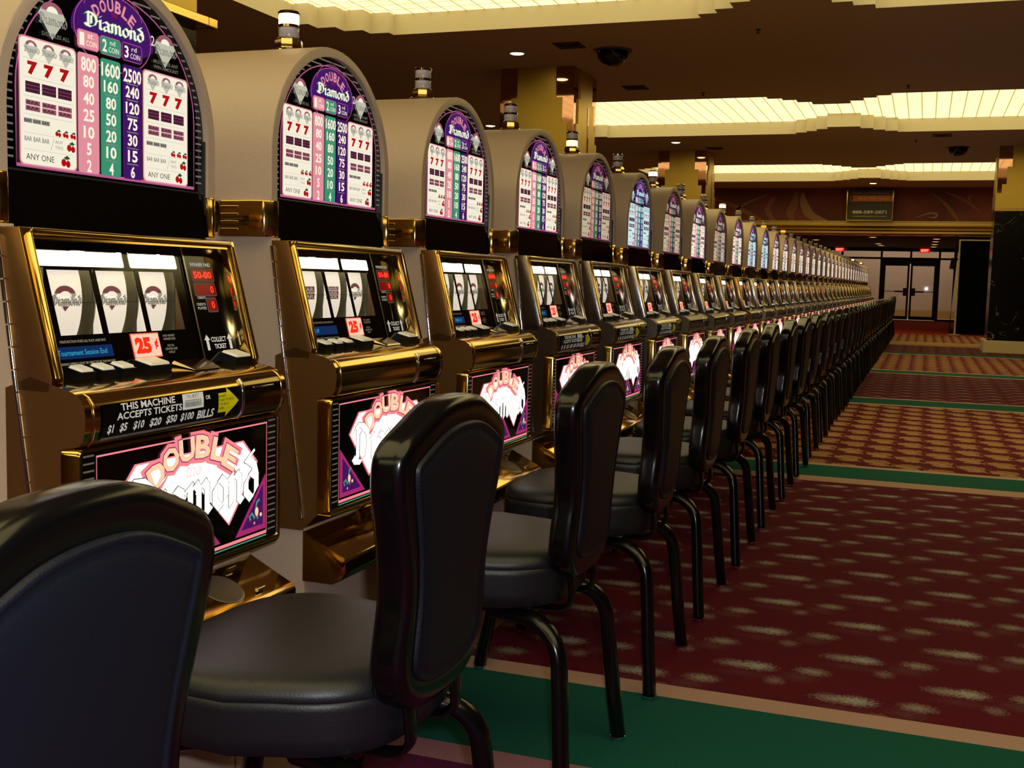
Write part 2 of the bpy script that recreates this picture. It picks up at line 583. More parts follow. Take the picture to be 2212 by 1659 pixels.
def leaf_carpet():
    m, nt, tc, mx, b = carpet_base('leaf_carpet', '#641a26', '#4a101c')
    nz = noise_fac(nt, tc, 20, 2, (2.4, 0.6, 1))
    fz = noise_fac(nt, tc, 40, 2, (3.0, 0.5, 1))
    base = mx.outputs[2]
    lx, ly = lattice(nt, tc, 0.19, 0.255, 0.365, -0.425, 8.05)
    for ox, oy, ax, ay in ((0.0, 0.02, 0.085, 0.085), (0.02, -0.10, 0.06, 0.05)):
        base = over(nt, base, blob(nt, lx, ly, ox, oy, ax, ay, nz, 1.1, 0.12), '#9c7550', 0.92)
    # thin straight seams running across the leaves
    sl = math_node(nt, 'ABSOLUTE', math_node(nt, 'ADD', math_node(nt, 'MULTIPLY', lx, 1.3), math_node(nt, 'ADD', ly, 0.02)))
    ln = math_node(nt, 'LESS_THAN', sl, 0.010)
    base = over(nt, base, ln, '#a98154', 0.75)
    sl = math_node(nt, 'ABSOLUTE', math_node(nt, 'ADD', math_node(nt, 'MULTIPLY', lx, 0.4), math_node(nt, 'ADD', ly, -0.05)))
    ln = math_node(nt, 'LESS_THAN', sl, 0.008)
    base = over(nt, base, ln, '#4a1416', 0.7)
    nt.links.new(base, b.inputs['Base Color'])
    return m
c_fleck = fleck_carpet()
c_leaf = leaf_carpet()
c_teal = carpet_base('green_carpet', '#1b5c50', '#144a40')[0]
c_beige = carpet_base('beige_carpet', '#b8968a', '#a88678')[0]
c_mauve = carpet_base('mauve_carpet', '#9a6c78', '#865c68')[0]
c_plum = carpet_base('plum_carpet', '#5a2048', '#481838')[0]
c_tan = carpet_base('tan_carpet', '#a3834f', '#8a6a42')[0]
c_red = carpet_base('red_carpet', '#a8371f', '#8c2a18')[0]
bands = [(Y0, 2.33, c_plum), (2.33, 2.425, c_mauve), (2.425, 2.935, c_teal), (2.935, 3.03, c_beige), (3.03, 6.66, c_fleck),
         (6.66, 6.84, c_beige), (6.84, 7.28, c_teal), (7.28, 7.36, c_beige), (7.36, 11.38, c_leaf), (11.38, 11.47, c_beige), (11.47, 12.02, c_teal),
         (12.02, 12.11, c_beige), (12.11, 15.75, c_fleck), (15.75, 15.85, c_beige), (15.85, 16.33, c_teal), (16.33, 16.43, c_beige), (16.43, 20.6, c_leaf),
         (20.6, 20.72, c_beige), (20.72, 21.2, c_teal), (21.2, 24.0, c_fleck), (24.0, 25.7, c_tan), (25.7, 29.9, c_leaf), (29.9, YD, c_red)]
bm = bmesh.new()
fm = []
for a, b_, m in bands:
    if m not in fm:
        fm.append(m)
    f = bm.faces.new([bm.verts.new(p) for p in ((XL, a, 0), (XR, a, 0), (XR, b_, 0), (XL, b_, 0))])
    f.material_index = fm.index(m)
# pale ring of the near medallion, woven into the plum field
def ringfaces(cx, cy_, r0, r1, m, z):
    if m not in fm:
        fm.append(m)
    n = 48
    A = [bm.verts.new((cx + r0 * math.cos(k * 2 * PI / n), cy_ + r0 * math.sin(k * 2 * PI / n), z)) for k in range(n)]
    B = [bm.verts.new((cx + r1 * math.cos(k * 2 * PI / n), cy_ + r1 * math.sin(k * 2 * PI / n), z)) for k in range(n)]
    for k in range(n):
        bm.faces.new((A[k], B[k], B[(k + 1) % n], A[(k + 1) % n])).material_index = fm.index(m)
ringfaces(-0.93, 2.12, 0.12, 0.14, c_mauve, 0.001)
floor = struct(finish('floor', bm, fm))

wallm = mat('dark_brown_wall', '#5a4030', 0.7)
def quadobj(name, pts, m, thick=None):
    bm = bmesh.new()
    bm.faces.new([bm.verts.new(p) for p in pts])
    return struct(finish(name, bm, m))
def slab(name, b, m):
    bm = bmesh.new()
    box(bm, *b)
    return struct(finish(name, bm, m))
slab('wall_left', (XL - 0.1, XL, Y0, YD, 0, ZC + 0.3), wallm)
slab('wall_right', (XR, XR + 0.1, Y0, YD, 0, ZC + 0.3), wallm)
slab('wall_back', (XL, XR, Y0 - 0.1, Y0, 0, ZC + 0.3), wallm)
# mural wall above the lobby opening
def mural_material():
    m = bpy.data.materials.new('brown_mural_paint')
    m.use_nodes = True
    nt = m.node_tree
    N = nt.nodes
    b = N['Principled BSDF']
    b.inputs['Roughness'].default_value = 0.6
    tc = N.new('ShaderNodeTexCoord')
    n = noise_fac(nt, tc, 1.2, 3)
    r = N.new('ShaderNodeValToRGB')
    r.color_ramp.elements[0].position = 0.35
    r.color_ramp.elements[0].color = lin('#54200f')
    r.color_ramp.elements[1].position = 0.7
    r.color_ramp.elements[1].color = lin('#8a3b22')
    nt.links.new(n, r.inputs['Fac'])
    nt.links.new(r.outputs['Color'], b.inputs['Base Color'])
    return m
bm = bmesh.new()
box(bm, XL, XR, YM, YM + 0.25, 2.60, ZC)
mural = struct(finish('wall_mural', bm, mural_material()))
sw = mat('mural_swirl_paint', '#a9805c', 0.7)
sw2 = mat('mural_swirl_light_paint', '#94603f', 0.7)
ar = Art(lambda u, v, h: (u, YM - 0.003 - h, v), 0.001)
def swoosh(P, w0, m, L=0):
    pts = catmull([(x, y, 0) for x, y in P], 8)
    n = len(pts)
    A, B = [], []
    for i, p in enumerate(pts):
        t = (pts[min(i + 1, n - 1)] - pts[max(i - 1, 0)]).normalized()
        ww = w0 * (0.15 + math.sin(PI * i / (n - 1))) / 2
        A.append((p.x - t.y * ww, p.y + t.x * ww))
        B.append((p.x + t.y * ww, p.y - t.x * ww))
    for i in range(n - 1):
        ar.poly([A[i], B[i], B[i + 1], A[i + 1]], m, L)
swoosh([(-5.6, 3.45), (-5.0, 3.25), (-4.5, 3.0), (-4.15, 2.84)], 0.10, sw2)
swoosh([(-5.0, 3.1), (-4.6, 3.35), (-4.1, 3.55)], 0.06, sw2)
swoosh([(-3.9, 3.5), (-4.1, 3.2), (-4.0, 2.95), (-3.85, 2.84)], 0.12, sw2)
swoosh([(-3.35, 3.65), (-3.4, 3.3), (-3.5, 3.05), (-3.4, 2.84)], 0.20, sw2)
swoosh([(-3.2, 3.6), (-3.15, 3.3), (-2.95, 3.0), (-2.5, 2.84)], 0.20, sw, 1)
swoosh([(0.0, 3.6), (0.35, 3.3), (0.6, 3.0), (0.7, 2.84)], 0.08, sw2)
swoosh([(0.3, 3.62), (0.8, 3.4), (1.2, 3.1)], 0.07, sw2)
swoosh([(-0.35, 2.95), (-0.05, 3.06), (0.15, 3.05), (0.12, 2.96), (-0.05, 2.98)], 0.05, sw, 1)
swoosh([(0.98, 3.55), (0.9, 3.45), (0.98, 3.36)], 0.03, sw, 1)
o = ar.build('painted_swirls', mural)
# brass fascia mouldings under the mural
bm = bmesh.new()
fas = [(YM - 0.05, 2.86), (YM - 0.05, 2.835), (YM - 0.01, 2.83), (YM - 0.01, 2.80), (YM - 0.06, 2.795), (YM - 0.06, 2.755), (YM - 0.01, 2.75), (YM - 0.01, 2.735),
       (YM - 0.10, 2.73), (YM - 0.115, 2.70), (YM - 0.10, 2.665), (YM - 0.02, 2.66), (YM - 0.02, 2.635), (YM - 0.12, 2.63), (YM - 0.15, 2.59), (YM - 0.15, 2.54), (YM - 0.12, 2.51), (YM - 0.02, 2.50),
       (YM + 0.27, 2.50), (YM + 0.27, 2.60), (YM + 0.001, 2.60), (YM + 0.001, 2.86)]
prism(bm, fas, XL, XR, 'x')
struct(finish('trim_20', bm, mat('fascia_brass', (0.62, 0.44, 0.13, 1), 0.22, 1.0), smooth=30))

# lobby beyond
ZL = 2.60
slab('ceiling_2', (XL, XR, YM + 0.25, YD, ZL, ZL + 0.1), mat('lobby_ceiling_paint', '#6b4a30', 0.8))
bronze = mat('dark_bronze', '#1d130d', 0.4, 0.3)
glassm = bpy.data.materials.new('door_glass')
glassm.use_nodes = True
nt = glassm.node_tree
N = nt.nodes
out = N['Material Output']
N.remove(N['Principled BSDF'])
tr = N.new('ShaderNodeBsdfTransparent')
tr.inputs[0].default_value = (0.93, 0.9, 0.88, 1)
gl = N.new('ShaderNodeBsdfGlossy')
gl.inputs['Roughness'].default_value = 0.02
fr = N.new('ShaderNodeFresnel')
fr.inputs[0].default_value = 1.45
mx = N.new('ShaderNodeMixShader')
nt.links.new(fr.outputs[0], mx.inputs[0])
nt.links.new(tr.outputs[0], mx.inputs[1])
nt.links.new(gl.outputs[0], mx.inputs[2])
nt.links.new(mx.outputs[0], out.inputs[0])
# storefront: mullions and transoms
bm = bmesh.new()
mull = [-10.5, -8.6, -6.2, -4.5, -2.95, -1.57, -0.555, 0.42, 1.45, 2.6, 3.8, 5.0, 6.2]
for x in mull:
    dz0 = 2.16 if x in (-0.555,) else (0 if x not in (-1.57, 0.42) else 2.16)
    box(bm, x - 0.035, x + 0.035, YD - 0.06, YD + 0.06, dz0, ZL)
box(bm, XL, XR, YD - 0.06, YD + 0.06, 2.48, ZL)
box(bm, XL, XR, YD - 0.055, YD + 0.055, 2.19, 2.26)
box(bm, -1.60, 0.45, YD - 0.055, YD + 0.055, 2.04, 2.26)
box(bm, XL, -1.5, YD - 0.055, YD + 0.055, 0.0, 0.06)
box(bm, 0.4, XR, YD - 0.055, YD + 0.055, 0.0, 0.06)
box(bm, -1.60, -1.48, YD - 0.055, YD + 0.055, 0, 2.2)
box(bm, 0.33, 0.45, YD - 0.055, YD + 0.055, 0, 2.2)
wf = struct(finish('window_1', bm, bronze))
bm = bmesh.new()
box(bm, XL, XR, YD - 0.006, YD + 0.006, 2.26, 2.48)
box(bm, XL, -1.6, YD - 0.006, YD + 0.006, 0.06, 2.19)
box(bm, 0.45, XR, YD - 0.006, YD + 0.006, 0.06, 2.19)
finish('pane', bm, glassm, wf)
for i, (a, b_) in enumerate(((-1.48, -0.58), (-0.54, 0.33))):
    bm = bmesh.new()
    t = 0.07
    box(bm, a, a + t, YD - 0.03, YD + 0.03, 0.02, 2.04)
    box(bm, b_ - t, b_, YD - 0.03, YD + 0.03, 0.02, 2.04)
    box(bm, a, b_, YD - 0.03, YD + 0.03, 1.96, 2.04)
    box(bm, a, b_, YD - 0.03, YD + 0.03, 0.02, 0.14)
    d = struct(finish('door_%d' % (i + 1), bm, bronze))
    bm = bmesh.new()
    box(bm, a + t, b_ - t, YD - 0.006, YD + 0.006, 0.14, 1.96)
    finish('pane', bm, glassm, d)
    bm = bmesh.new()
    box(bm, a + 0.04, b_ - 0.04, YD - 0.10, YD - 0.085, 1.02, 1.045, bev=0.004)
    x = b_ - 0.1 if i == 0 else a + 0.1
    box(bm, x - 0.09, x + 0.09, YD - 0.11, YD - 0.03, 0.88, 1.16, bev=0.01)
    sgn = -1 if i == 0 else 1
    box(bm, min(x, x + sgn * 0.38), max(x, x + sgn * 0.38), YD - 0.115, YD - 0.07, 1.005, 1.06, bev=0.004)
    finish('panic_bar', bm, mat('dark_door_hardware', '#33241a', 0.3, 0.7), d)
# outside
bm = bmesh.new()
box(bm, XL, XR, 47.0, 47.2, 0, 4)
struct(finish('wall_outside', bm, mat('pale_outside_wall', '#d9bfa6', 0.8)))
bm = bmesh.new()
box(bm, XL, XR, 46.93, 46.999, 0.0, 0.30)
struct(finish('baseboard_outside', bm, mat('ochre_plinth', '#c39a52', 0.8)))
bm = bmesh.new()
box(bm, XL, XR, YD, 47.0, -0.05, 0)
struct(finish('floor_outside', bm, mat('pale_paving', '#dcc8b0', 0.8)))

# EXIT signs
exm = mat('exit_case', '#3a0a08', 0.4)
exr = glow('exit_red', '#ff1408', 1.6)
exw = glow('exit_letters', '#ff8a70', 2.2)
for i, (x, l) in enumerate(((-3.05, 'red glowing EXIT sign at left, above the last slot machines'), (-0.10, 'red glowing EXIT sign at right, hung above the double glass doors'))):
    t = empty('exit_sign', (x, YD - 0.16, 2.42))
    tag(t, l, 'sign', 'exit signs at the lobby glass wall')
    bm = bmesh.new()
    box(bm, -0.17, 0.17, 0, 0.05, 0.02, 0.17, bev=0.005)
    box(bm, -0.01, 0.01, 0.015, 0.035, 0.17, 0.18)
    finish('case', bm, exm, t)
    a = Art(lambda u, v, h: (u, -0.002 - h, v), 0.001)
    a.rect(-0.16, 0.16, 0.03, 0.16, exr, 0)
    a.text('EXIT', 0, 0.095, 0.24, 0.085, exw, 1, bold=0.03)
    a.build('face', t)

# ================================================================== COLUMNS
def marble():
    m = bpy.data.materials.new('black_marble')
    m.use_nodes = True
    nt = m.node_tree
    N = nt.nodes
    b = N['Principled BSDF']
    b.inputs['Roughness'].default_value = 0.15
    b.inputs['Specular IOR Level'].default_value = 0.2
    tc = N.new('ShaderNodeTexCoord')
    n = N.new('ShaderNodeTexNoise')
    n.inputs['Scale'].default_value = 1.6
    n.inputs['Detail'].default_value = 7
    n.inputs['Distortion'].default_value = 1.4
    mp = N.new('ShaderNodeMapping')
    mp.inputs['Rotation'].default_value = (0.5, 0.6, 0.4)
    nt.links.new(tc.outputs['Object'], mp.inputs[0])
    nt.links.new(mp.outputs[0], n.inputs['Vector'])
    d = math_node(nt, 'ABSOLUTE', math_node(nt, 'SUBTRACT', n.outputs['Fac'], 0.5))
    r = N.new('ShaderNodeMapRange')
    r.inputs[1].default_value = 0.012
    r.inputs[2].default_value = 0.0
    nt.links.new(d, r.inputs[0])
    n2 = noise_fac(nt, tc, 3.0, 3)
    g = N.new('ShaderNodeMapRange')
    g.inputs[1].default_value = 0.5
    g.inputs[2].default_value = 0.68
    nt.links.new(n2, g.inputs[0])
    mxn = N.new('ShaderNodeMix')
    mxn.data_type = 'RGBA'
    mxn.inputs[6].default_value = lin('#0b0807')
    mxn.inputs[7].default_value = lin('#b8a48c')
    nt.links.new(math_node(nt, 'MULTIPLY', r.outputs[0], g.outputs[0]), mxn.inputs[0])
    nt.links.new(mxn.outputs[2], b.inputs['Base Color'])
    return m
marblem = marble()
mirror = mat('bronze_mirror', (0.50, 0.27, 0.20, 1), 0.04, 1.0)
goldleaf = mat('brushed_gold_panel', (0.62, 0.42, 0.09, 1), 0.38, 1.0, bump=0.1, bscale=50)
creamst = mat('cream_stone', '#cdb98c', 0.6)
def column(x0, y0, wx, wy, label, ledge=False):
    cx, cy_ = x0 + wx / 2, y0 + wy / 2
    t = empty('column', (cx, cy_, 0))
    tag(t, label, 'column', 'gold and black marble columns')
    hx, hy = wx / 2, wy / 2
    bm = bmesh.new()
    box(bm, -hx - 0.06, hx + 0.06, -hy - 0.06, hy + 0.06, 0, 0.23, bev=0.01)
    finish('plinth', bm, creamst, t)
    bm = bmesh.new()
    box(bm, -hx, hx, -hy, hy, 0.23, 2.58)
    finish('marble_cladding', bm, marblem, t)
    bm = bmesh.new()
    box(bm, -hx + 0.012, hx - 0.012, -hy + 0.012, hy - 0.012, 2.58, ZC)
    finish('mirror_casing', bm, mirror, t)
    prof = [(1.0, 2.60), (1.0, 2.88), (0.82, 2.88), (0.82, 3.04), (0.67, 3.04), (0.67, 3.35), (0.51, 3.35), (0.51, ZC)]
    for ax, half, off in (('f', hx, -hy), ('b', hx, hy), ('l', hy, -hx), ('r', hy, hx)):
        out = [(-half * k, z) for k, z in prof] + [(half * k, z) for k, z in reversed(prof)]
        bm = bmesh.new()
        s = 1 if off > 0 else -1
        prism(bm, out, off - s * 0.012, off + s * 0.006, 'y' if ax in 'fb' else 'x')
        if ax in 'lr':
            # narrow vertical mirror seam beside the middle of the side
            box(bm, min(off, off + s * 0.012), max(off, off + s * 0.012), 0.06, 0.10, 2.62, 3.30, mi=1)
        finish('gold_panel', bm, [goldleaf, mirror], t)
    bm = bmesh.new()
    e = 0.09 if ledge else 0.015
    for (a, b_, c, d) in ((-hx - e, hx + e, -hy - e, -hy), (-hx - e, hx + e, hy, hy + e), (-hx - e, -hx, -hy, hy), (hx, hx + e, -hy, hy)):
        box(bm, a, b_, c, d, 2.56, 2.61, bev=0.004)
    finish('moulding', bm, brass, t)
    return t
column(-5.12, 4.74, 0.98, 1.02, 'gold column with bright brass ledge, behind the leftmost slot machine at the top edge', True)
column(-5.12, 13.36, 0.98, 1.0, 'gold column with stepped dark mirrors, standing behind the third and fourth slot machines')
column(-5.12, 22.2, 0.98, 1.0, 'smaller, farther gold column on the left, in front of the mural')
column(1.10, 22.25, 0.98, 1.0, 'gold and black marble column on a cream plinth at the right edge')

# ================================================================== CEILING FITTINGS
dlm = glow('downlight_lamp', '#ffe9b0', 9.0)
dltrim = mat('downlight_reflector', (0.85, 0.65, 0.35, 1), 0.2, 1.0)
def downlight(x, y, z, label, st=dlm, r=0.085, group='round recessed downlights'):
    t = empty('ceiling_downlight', (x, y, z))
    tag(t, label, 'ceiling light', group)
    bm = bmesh.new()
    lathe(bm, [(r, -0.001), (r + 0.012, -0.006), (r + 0.022, -0.001)], 0, 0, 24, capends=False)
    lathe(bm, [(r, -0.003), (r - 0.01, 0.02)], 0, 0, 24, capends=False)
    finish('trim_ring', bm, dltrim, t, smooth=40)
    bm = bmesh.new()
    lathe(bm, [(r * 0.94, -0.002), (r * 0.6, -0.010), (r * 0.1, -0.014)], 0, 0, 24)
    finish('lamp_lens', bm, st, t, smooth=40)
for x, y, l in ((-4.59, 12.52, 'round recessed downlight in front of the middle gold column, nearest and largest'),
                (-7.14, 18.24, 'round recessed downlight left of the middle gold column, just above the slot machine tops'),
                (-4.50, 20.95, 'round recessed downlight in front of the smaller far gold column'),
                (-1.37, 29.70, 'round recessed downlight above the hanging dark sign')):
    downlight(x, y, ZC, l)
dim = glow('dim_downlight_lamp', '#ffc070', 1.6)
for x, y, l in ((-2.57, 33.0, 'dim lobby downlight at left, close behind the brass fascia'), (-3.33, 36.9, 'dim lobby downlight farthest left, above the row end'),
                (-1.52, 34.5, 'dim lobby downlight between the exit signs, nearest of that file'), (-1.55, 39.4, 'dim lobby downlight between the exit signs, second last of that file'),
                (-1.52, 41.0, 'dim lobby downlight between the exit signs, closest to the glass wall'),
                (0.22, 35.3, 'dim lobby downlight near the black drape, first of four in file'), (0.21, 37.3, 'dim lobby downlight near the black drape, second of four in file'),
                (0.20, 39.6, 'dim lobby downlight near the black drape, third of four in file'), (0.18, 41.7, 'dim lobby downlight near the black drape, last of four before the glass')):
    downlight(x, y, ZL, l, dim, 0.11, 'lobby downlights')
domem = mat('smoked_dome', '#030303', 0.05)
for x, y, r, l in ((-3.46, 12.58, 0.185, 'black camera dome on the ceiling right of the middle gold column'), (0.42, 22.36, 0.17, 'black camera dome on the ceiling near the right column')):
    t = empty('camera_dome', (x, y, ZC))
    tag(t, l, 'security camera', 'ceiling camera domes')
    bm = bmesh.new()
    lathe(bm, [(r * math.cos(R(a)), -0.012 - r * math.sin(R(a)) * 0.92) for a in range(0, 91, 9)], 0, 0, 32)
    finish('dome', bm, domem, t, smooth=60)
    bm = bmesh.new()
    lathe(bm, [(r + 0.035, 0.0), (r + 0.03, -0.012), (r, -0.014)], 0, 0, 32)
    finish('mount_ring', bm, mat('dome_ring', '#6a4c2c', 0.5), t, smooth=40)
vm = mat('vent_metal', '#4a382a', 0.5)
for i, (x, y, l) in enumerate(((-3.86, 12.2, 'square ceiling air vent beside the nearer camera dome'), (-3.8, 15.0, 'square ceiling air vent right of the middle gold column top'),
                  (-3.95, 21.9, 'small ceiling air vent right of the far left gold column'), (0.12, 20.6, 'ceiling air vent in front of the farther camera dome'))):
    bm = bmesh.new()
    for k in range(4):
        s = 0.15 - k * 0.035
        box(bm, -s, s, -s, -s + 0.018, -0.012 - 0.003 * k, 0)
        box(bm, -s, s, s - 0.018, s, -0.012 - 0.003 * k, 0)
        box(bm, -s, -s + 0.018, -s, s, -0.012 - 0.003 * k, 0)
        box(bm, s - 0.018, s, -s, s, -0.012 - 0.003 * k, 0)
    o = finish('ceiling_vent', bm, vm, loc=(x, y, ZC))
    tag(o, l, 'air vent', 'ceiling air vents')
for x, y, l in ((-1.75, 11.9, 'tiny ceiling sprinkler between the near light recess and the camera dome'), (-3.0, 15.6, 'tiny ceiling sprinkler before the middle light recess'), (-0.35, 15.55, 'tiny ceiling sprinkler centred before the middle light recess'), (-0.3, 21.2, 'tiny ceiling sprinkler behind the middle light recess')):
    bm = bmesh.new()
    lathe(bm, [(0.03, 0), (0.03, -0.008), (0.01, -0.01), (0.01, -0.035), (0.022, -0.038), (0.022, -0.042)], 0, 0, 12)
    o = finish('sprinkler_head', bm, vm, loc=(x, y, ZC))
    tag(o, l, 'sprinkler', 'ceiling sprinkler heads')

# hanging sign
t = empty('hanging_sign', (-1.47, 30.7, 2.85))
tag(t, 'dark grey sign with orange stripe hanging before the brown mural', 'sign')
bm = bmesh.new()
box(bm, -0.56, 0.56, 0, 0.05, 0.03, 0.78)
finish('board', bm, mat('sign_board', '#4b463a', 0.6), t)
bm = bmesh.new()
box(bm, -0.575, -0.555, -0.01, 0.06, 0.0, 0.79)
box(bm, 0.555, 0.575, -0.01, 0.06, 0.0, 0.79)
box(bm, -0.575, 0.575, -0.01, 0.06, 0.0, 0.025)
finish('frame', bm, brass, t)
bm = bmesh.new()
for x in (-0.4, 0.4):
    tube(bm, [(x, 0.025, 0.78), (x, 0.025, ZC - 2.85)], 0.004, n=6)
finish('hanger', bm, chrome, t)
a = Art(lambda u, v, h: (u, -0.002 - h, v), 0.001)
org = mat('sign_orange', '#e8862a', 0.5)
wht = mat('sign_white', '#f2ead2', 0.5)
grt = mat('sign_grey', '#8c8676', 0.5)
a.rect(-0.46, 0.545, 0.50, 0.65, org, 0, 0.0)
a.ell(-0.46, 0.575, 0.03, 0.075, org, 0)
a.text('BUS TERMINAL', 0.1, 0.575, 0.75, 0.06, mat('sign_cream', '#f0c48c', 0.5), 1, bold=0.02)
a.text('BaltusAmerica', 0.02, 0.71, 0.92, 0.065, mat('sign_dim', '#8d7d66', 0.5), 1, bold=0.02)
a.text('GATE 2', 0.18, 0.41, 0.5, 0.05, mat('sign_dim2', '#6c6355', 0.5), 1)
a.text('888-589-2871', 0.0, 0.225, 0.84, 0.085, wht, 1, bold=0.03)
a.text('www.baltusamerica.com', 0.0, 0.12, 0.82, 0.035, wht, 1)
a.build('lettering', t)

# drape stand
t = empty('drape_stand', (0.75, 30.7, 0))
tag(t, 'black pipe and drape curtain on a pale pole beside the right column', 'curtain')
bm = bmesh.new()
tube(bm, [(0, 0, 0), (0, 0, 2.40)], 0.022, n=12)
lathe(bm, [(0.16, 0), (0.16, 0.012), (0.03, 0.02)], 0, 0, 20)
tube(bm, [(0, 0, 2.38), (0.80, 0, 2.38)], 0.018, n=10)
tube(bm, [(0.80, 0, 0), (0.80, 0, 2.40)], 0.022, n=12)
finish('pole', bm, mat('pole_enamel', '#c8c08a', 0.4, 0.3), t, smooth=40)
def drape(name, P, z0, z1, flare=0.0):
    bm = bmesh.new()
    rows = []
    n = 60
    for k in range(13):
        f = k / 12
        z = z1 + (z0 - z1) * f
        row = []
        for i in range(n + 1):
            u = i / n
            x = P[0][0] + (P[1][0] - P[0][0]) * u
            y = P[0][1] + (P[1][1] - P[0][1]) * u
            amp = 0.02 + 0.02 * f
            row.append((x - flare * f * (1 - u), y + amp * math.sin(u * n * 0.75), z))
        rows.append(row)
    v = [[bm.verts.new(p) for p in r] for r in rows]
    for a_, b_ in zip(v, v[1:]):
        for i in range(n):
            bm.faces.new((a_[i], a_[i + 1], b_[i + 1], b_[i]))
    o = finish(name, bm, mat('black_drape', '#040506', 0.95, spec=0.05), t, smooth=80)
    s = o.modifiers.new('thick', 'SOLIDIFY')
    s.thickness = 0.006
drape('curtain_panel', ((0.03, 0.02), (0.78, 0.02)), 0.02, 2.36)
drape('side_curtain_panel', ((-0.02, 0.25), (0.0, 5.5)), 0.02, 2.3, 0.12)
# small wall speaker / sign at the lobby glass right
t = empty('wall_speaker', (0.83, 42.9, 1.9))
tag(t, 'small dark tilted box with an orange lower edge near the lobby glass', 'speaker')
bm = bmesh.new()
box(bm, -0.08, 0.08, 0, 0.1, 0.0, 0.36, bev=0.01)
box(bm, -0.02, 0.02, 0.1, 0.6, 0.16, 0.2)
finish('case', bm, blackpl, t)
bm = bmesh.new()
box(bm, -0.08, 0.08, 0, 0.1, -0.035, -0.001)
finish('lower_edge', bm, mat('orange_edge', '#e07a20', 0.5), t)
t.rotation_euler = (0, R(8), 0)

# ================================================================== SLOT MACHINE
XO = 1.54                      # mesh x = world X + XO; the machine's origin sits at world X = -1.54
def arch(hw, top, zc, z0, n=28, grow=0.0):
    """outline (y, z) of a round-topped shape, from lower right over the top to lower left"""
    pts = [(hw, z0), (hw, zc)]
    for k in range(1, n):
        a = PI * k / n
        pts.append((hw * math.cos(a), zc + (top - zc) * math.sin(a)))
    pts += [(-hw, zc), (-hw, z0)]
    return pts
# ---- backlit inks
INK = {}
def ink(name, color, s):
    k = 'ink_' + name
    return glow(k, color, s, 0.12)
def ink_set(mode):
    """warm = normal tubes, cool = bluish tubes, dim = worn tubes"""
    f = {'warm': 1.0, 'cool': 1.05, 'dim': 0.55}[mode]
    def t(h):
        r, g, b, _ = lin(h)
        if mode == 'cool':
            r, g, b = r * 0.62, g * 0.92, b * 1.15
        if mode == 'dim':
            r, g, b = r, g * 0.92, b * 0.8
        return (r, g, b, 1)
    d = {}
    for n, h, s in (('paper', '#fbf3dc', 0.95), ('pinkcol', '#f29aa6', 0.85), ('greencol', '#3f9c78', 0.85), ('purple', '#4a1670', 0.8), ('pinkline', '#d46aa0', 0.7), ('num', '#fff3da', 1.0),
                    ('red', '#c4121a', 0.8), ('bar', '#5a2440', 0.6), ('bar2', '#b06878', 0.75), ('ink', '#3c3a30', 0.6), ('grey', '#9a9a8c', 0.75), ('lgrey', '#cfcbb8', 0.85), ('leaf', '#2c6a2c', 0.6), ('stripe', '#9a9484', 0.45)):
        d[n] = glow('top_%s_%s' % (n, mode), t(h), s * f)
    return d
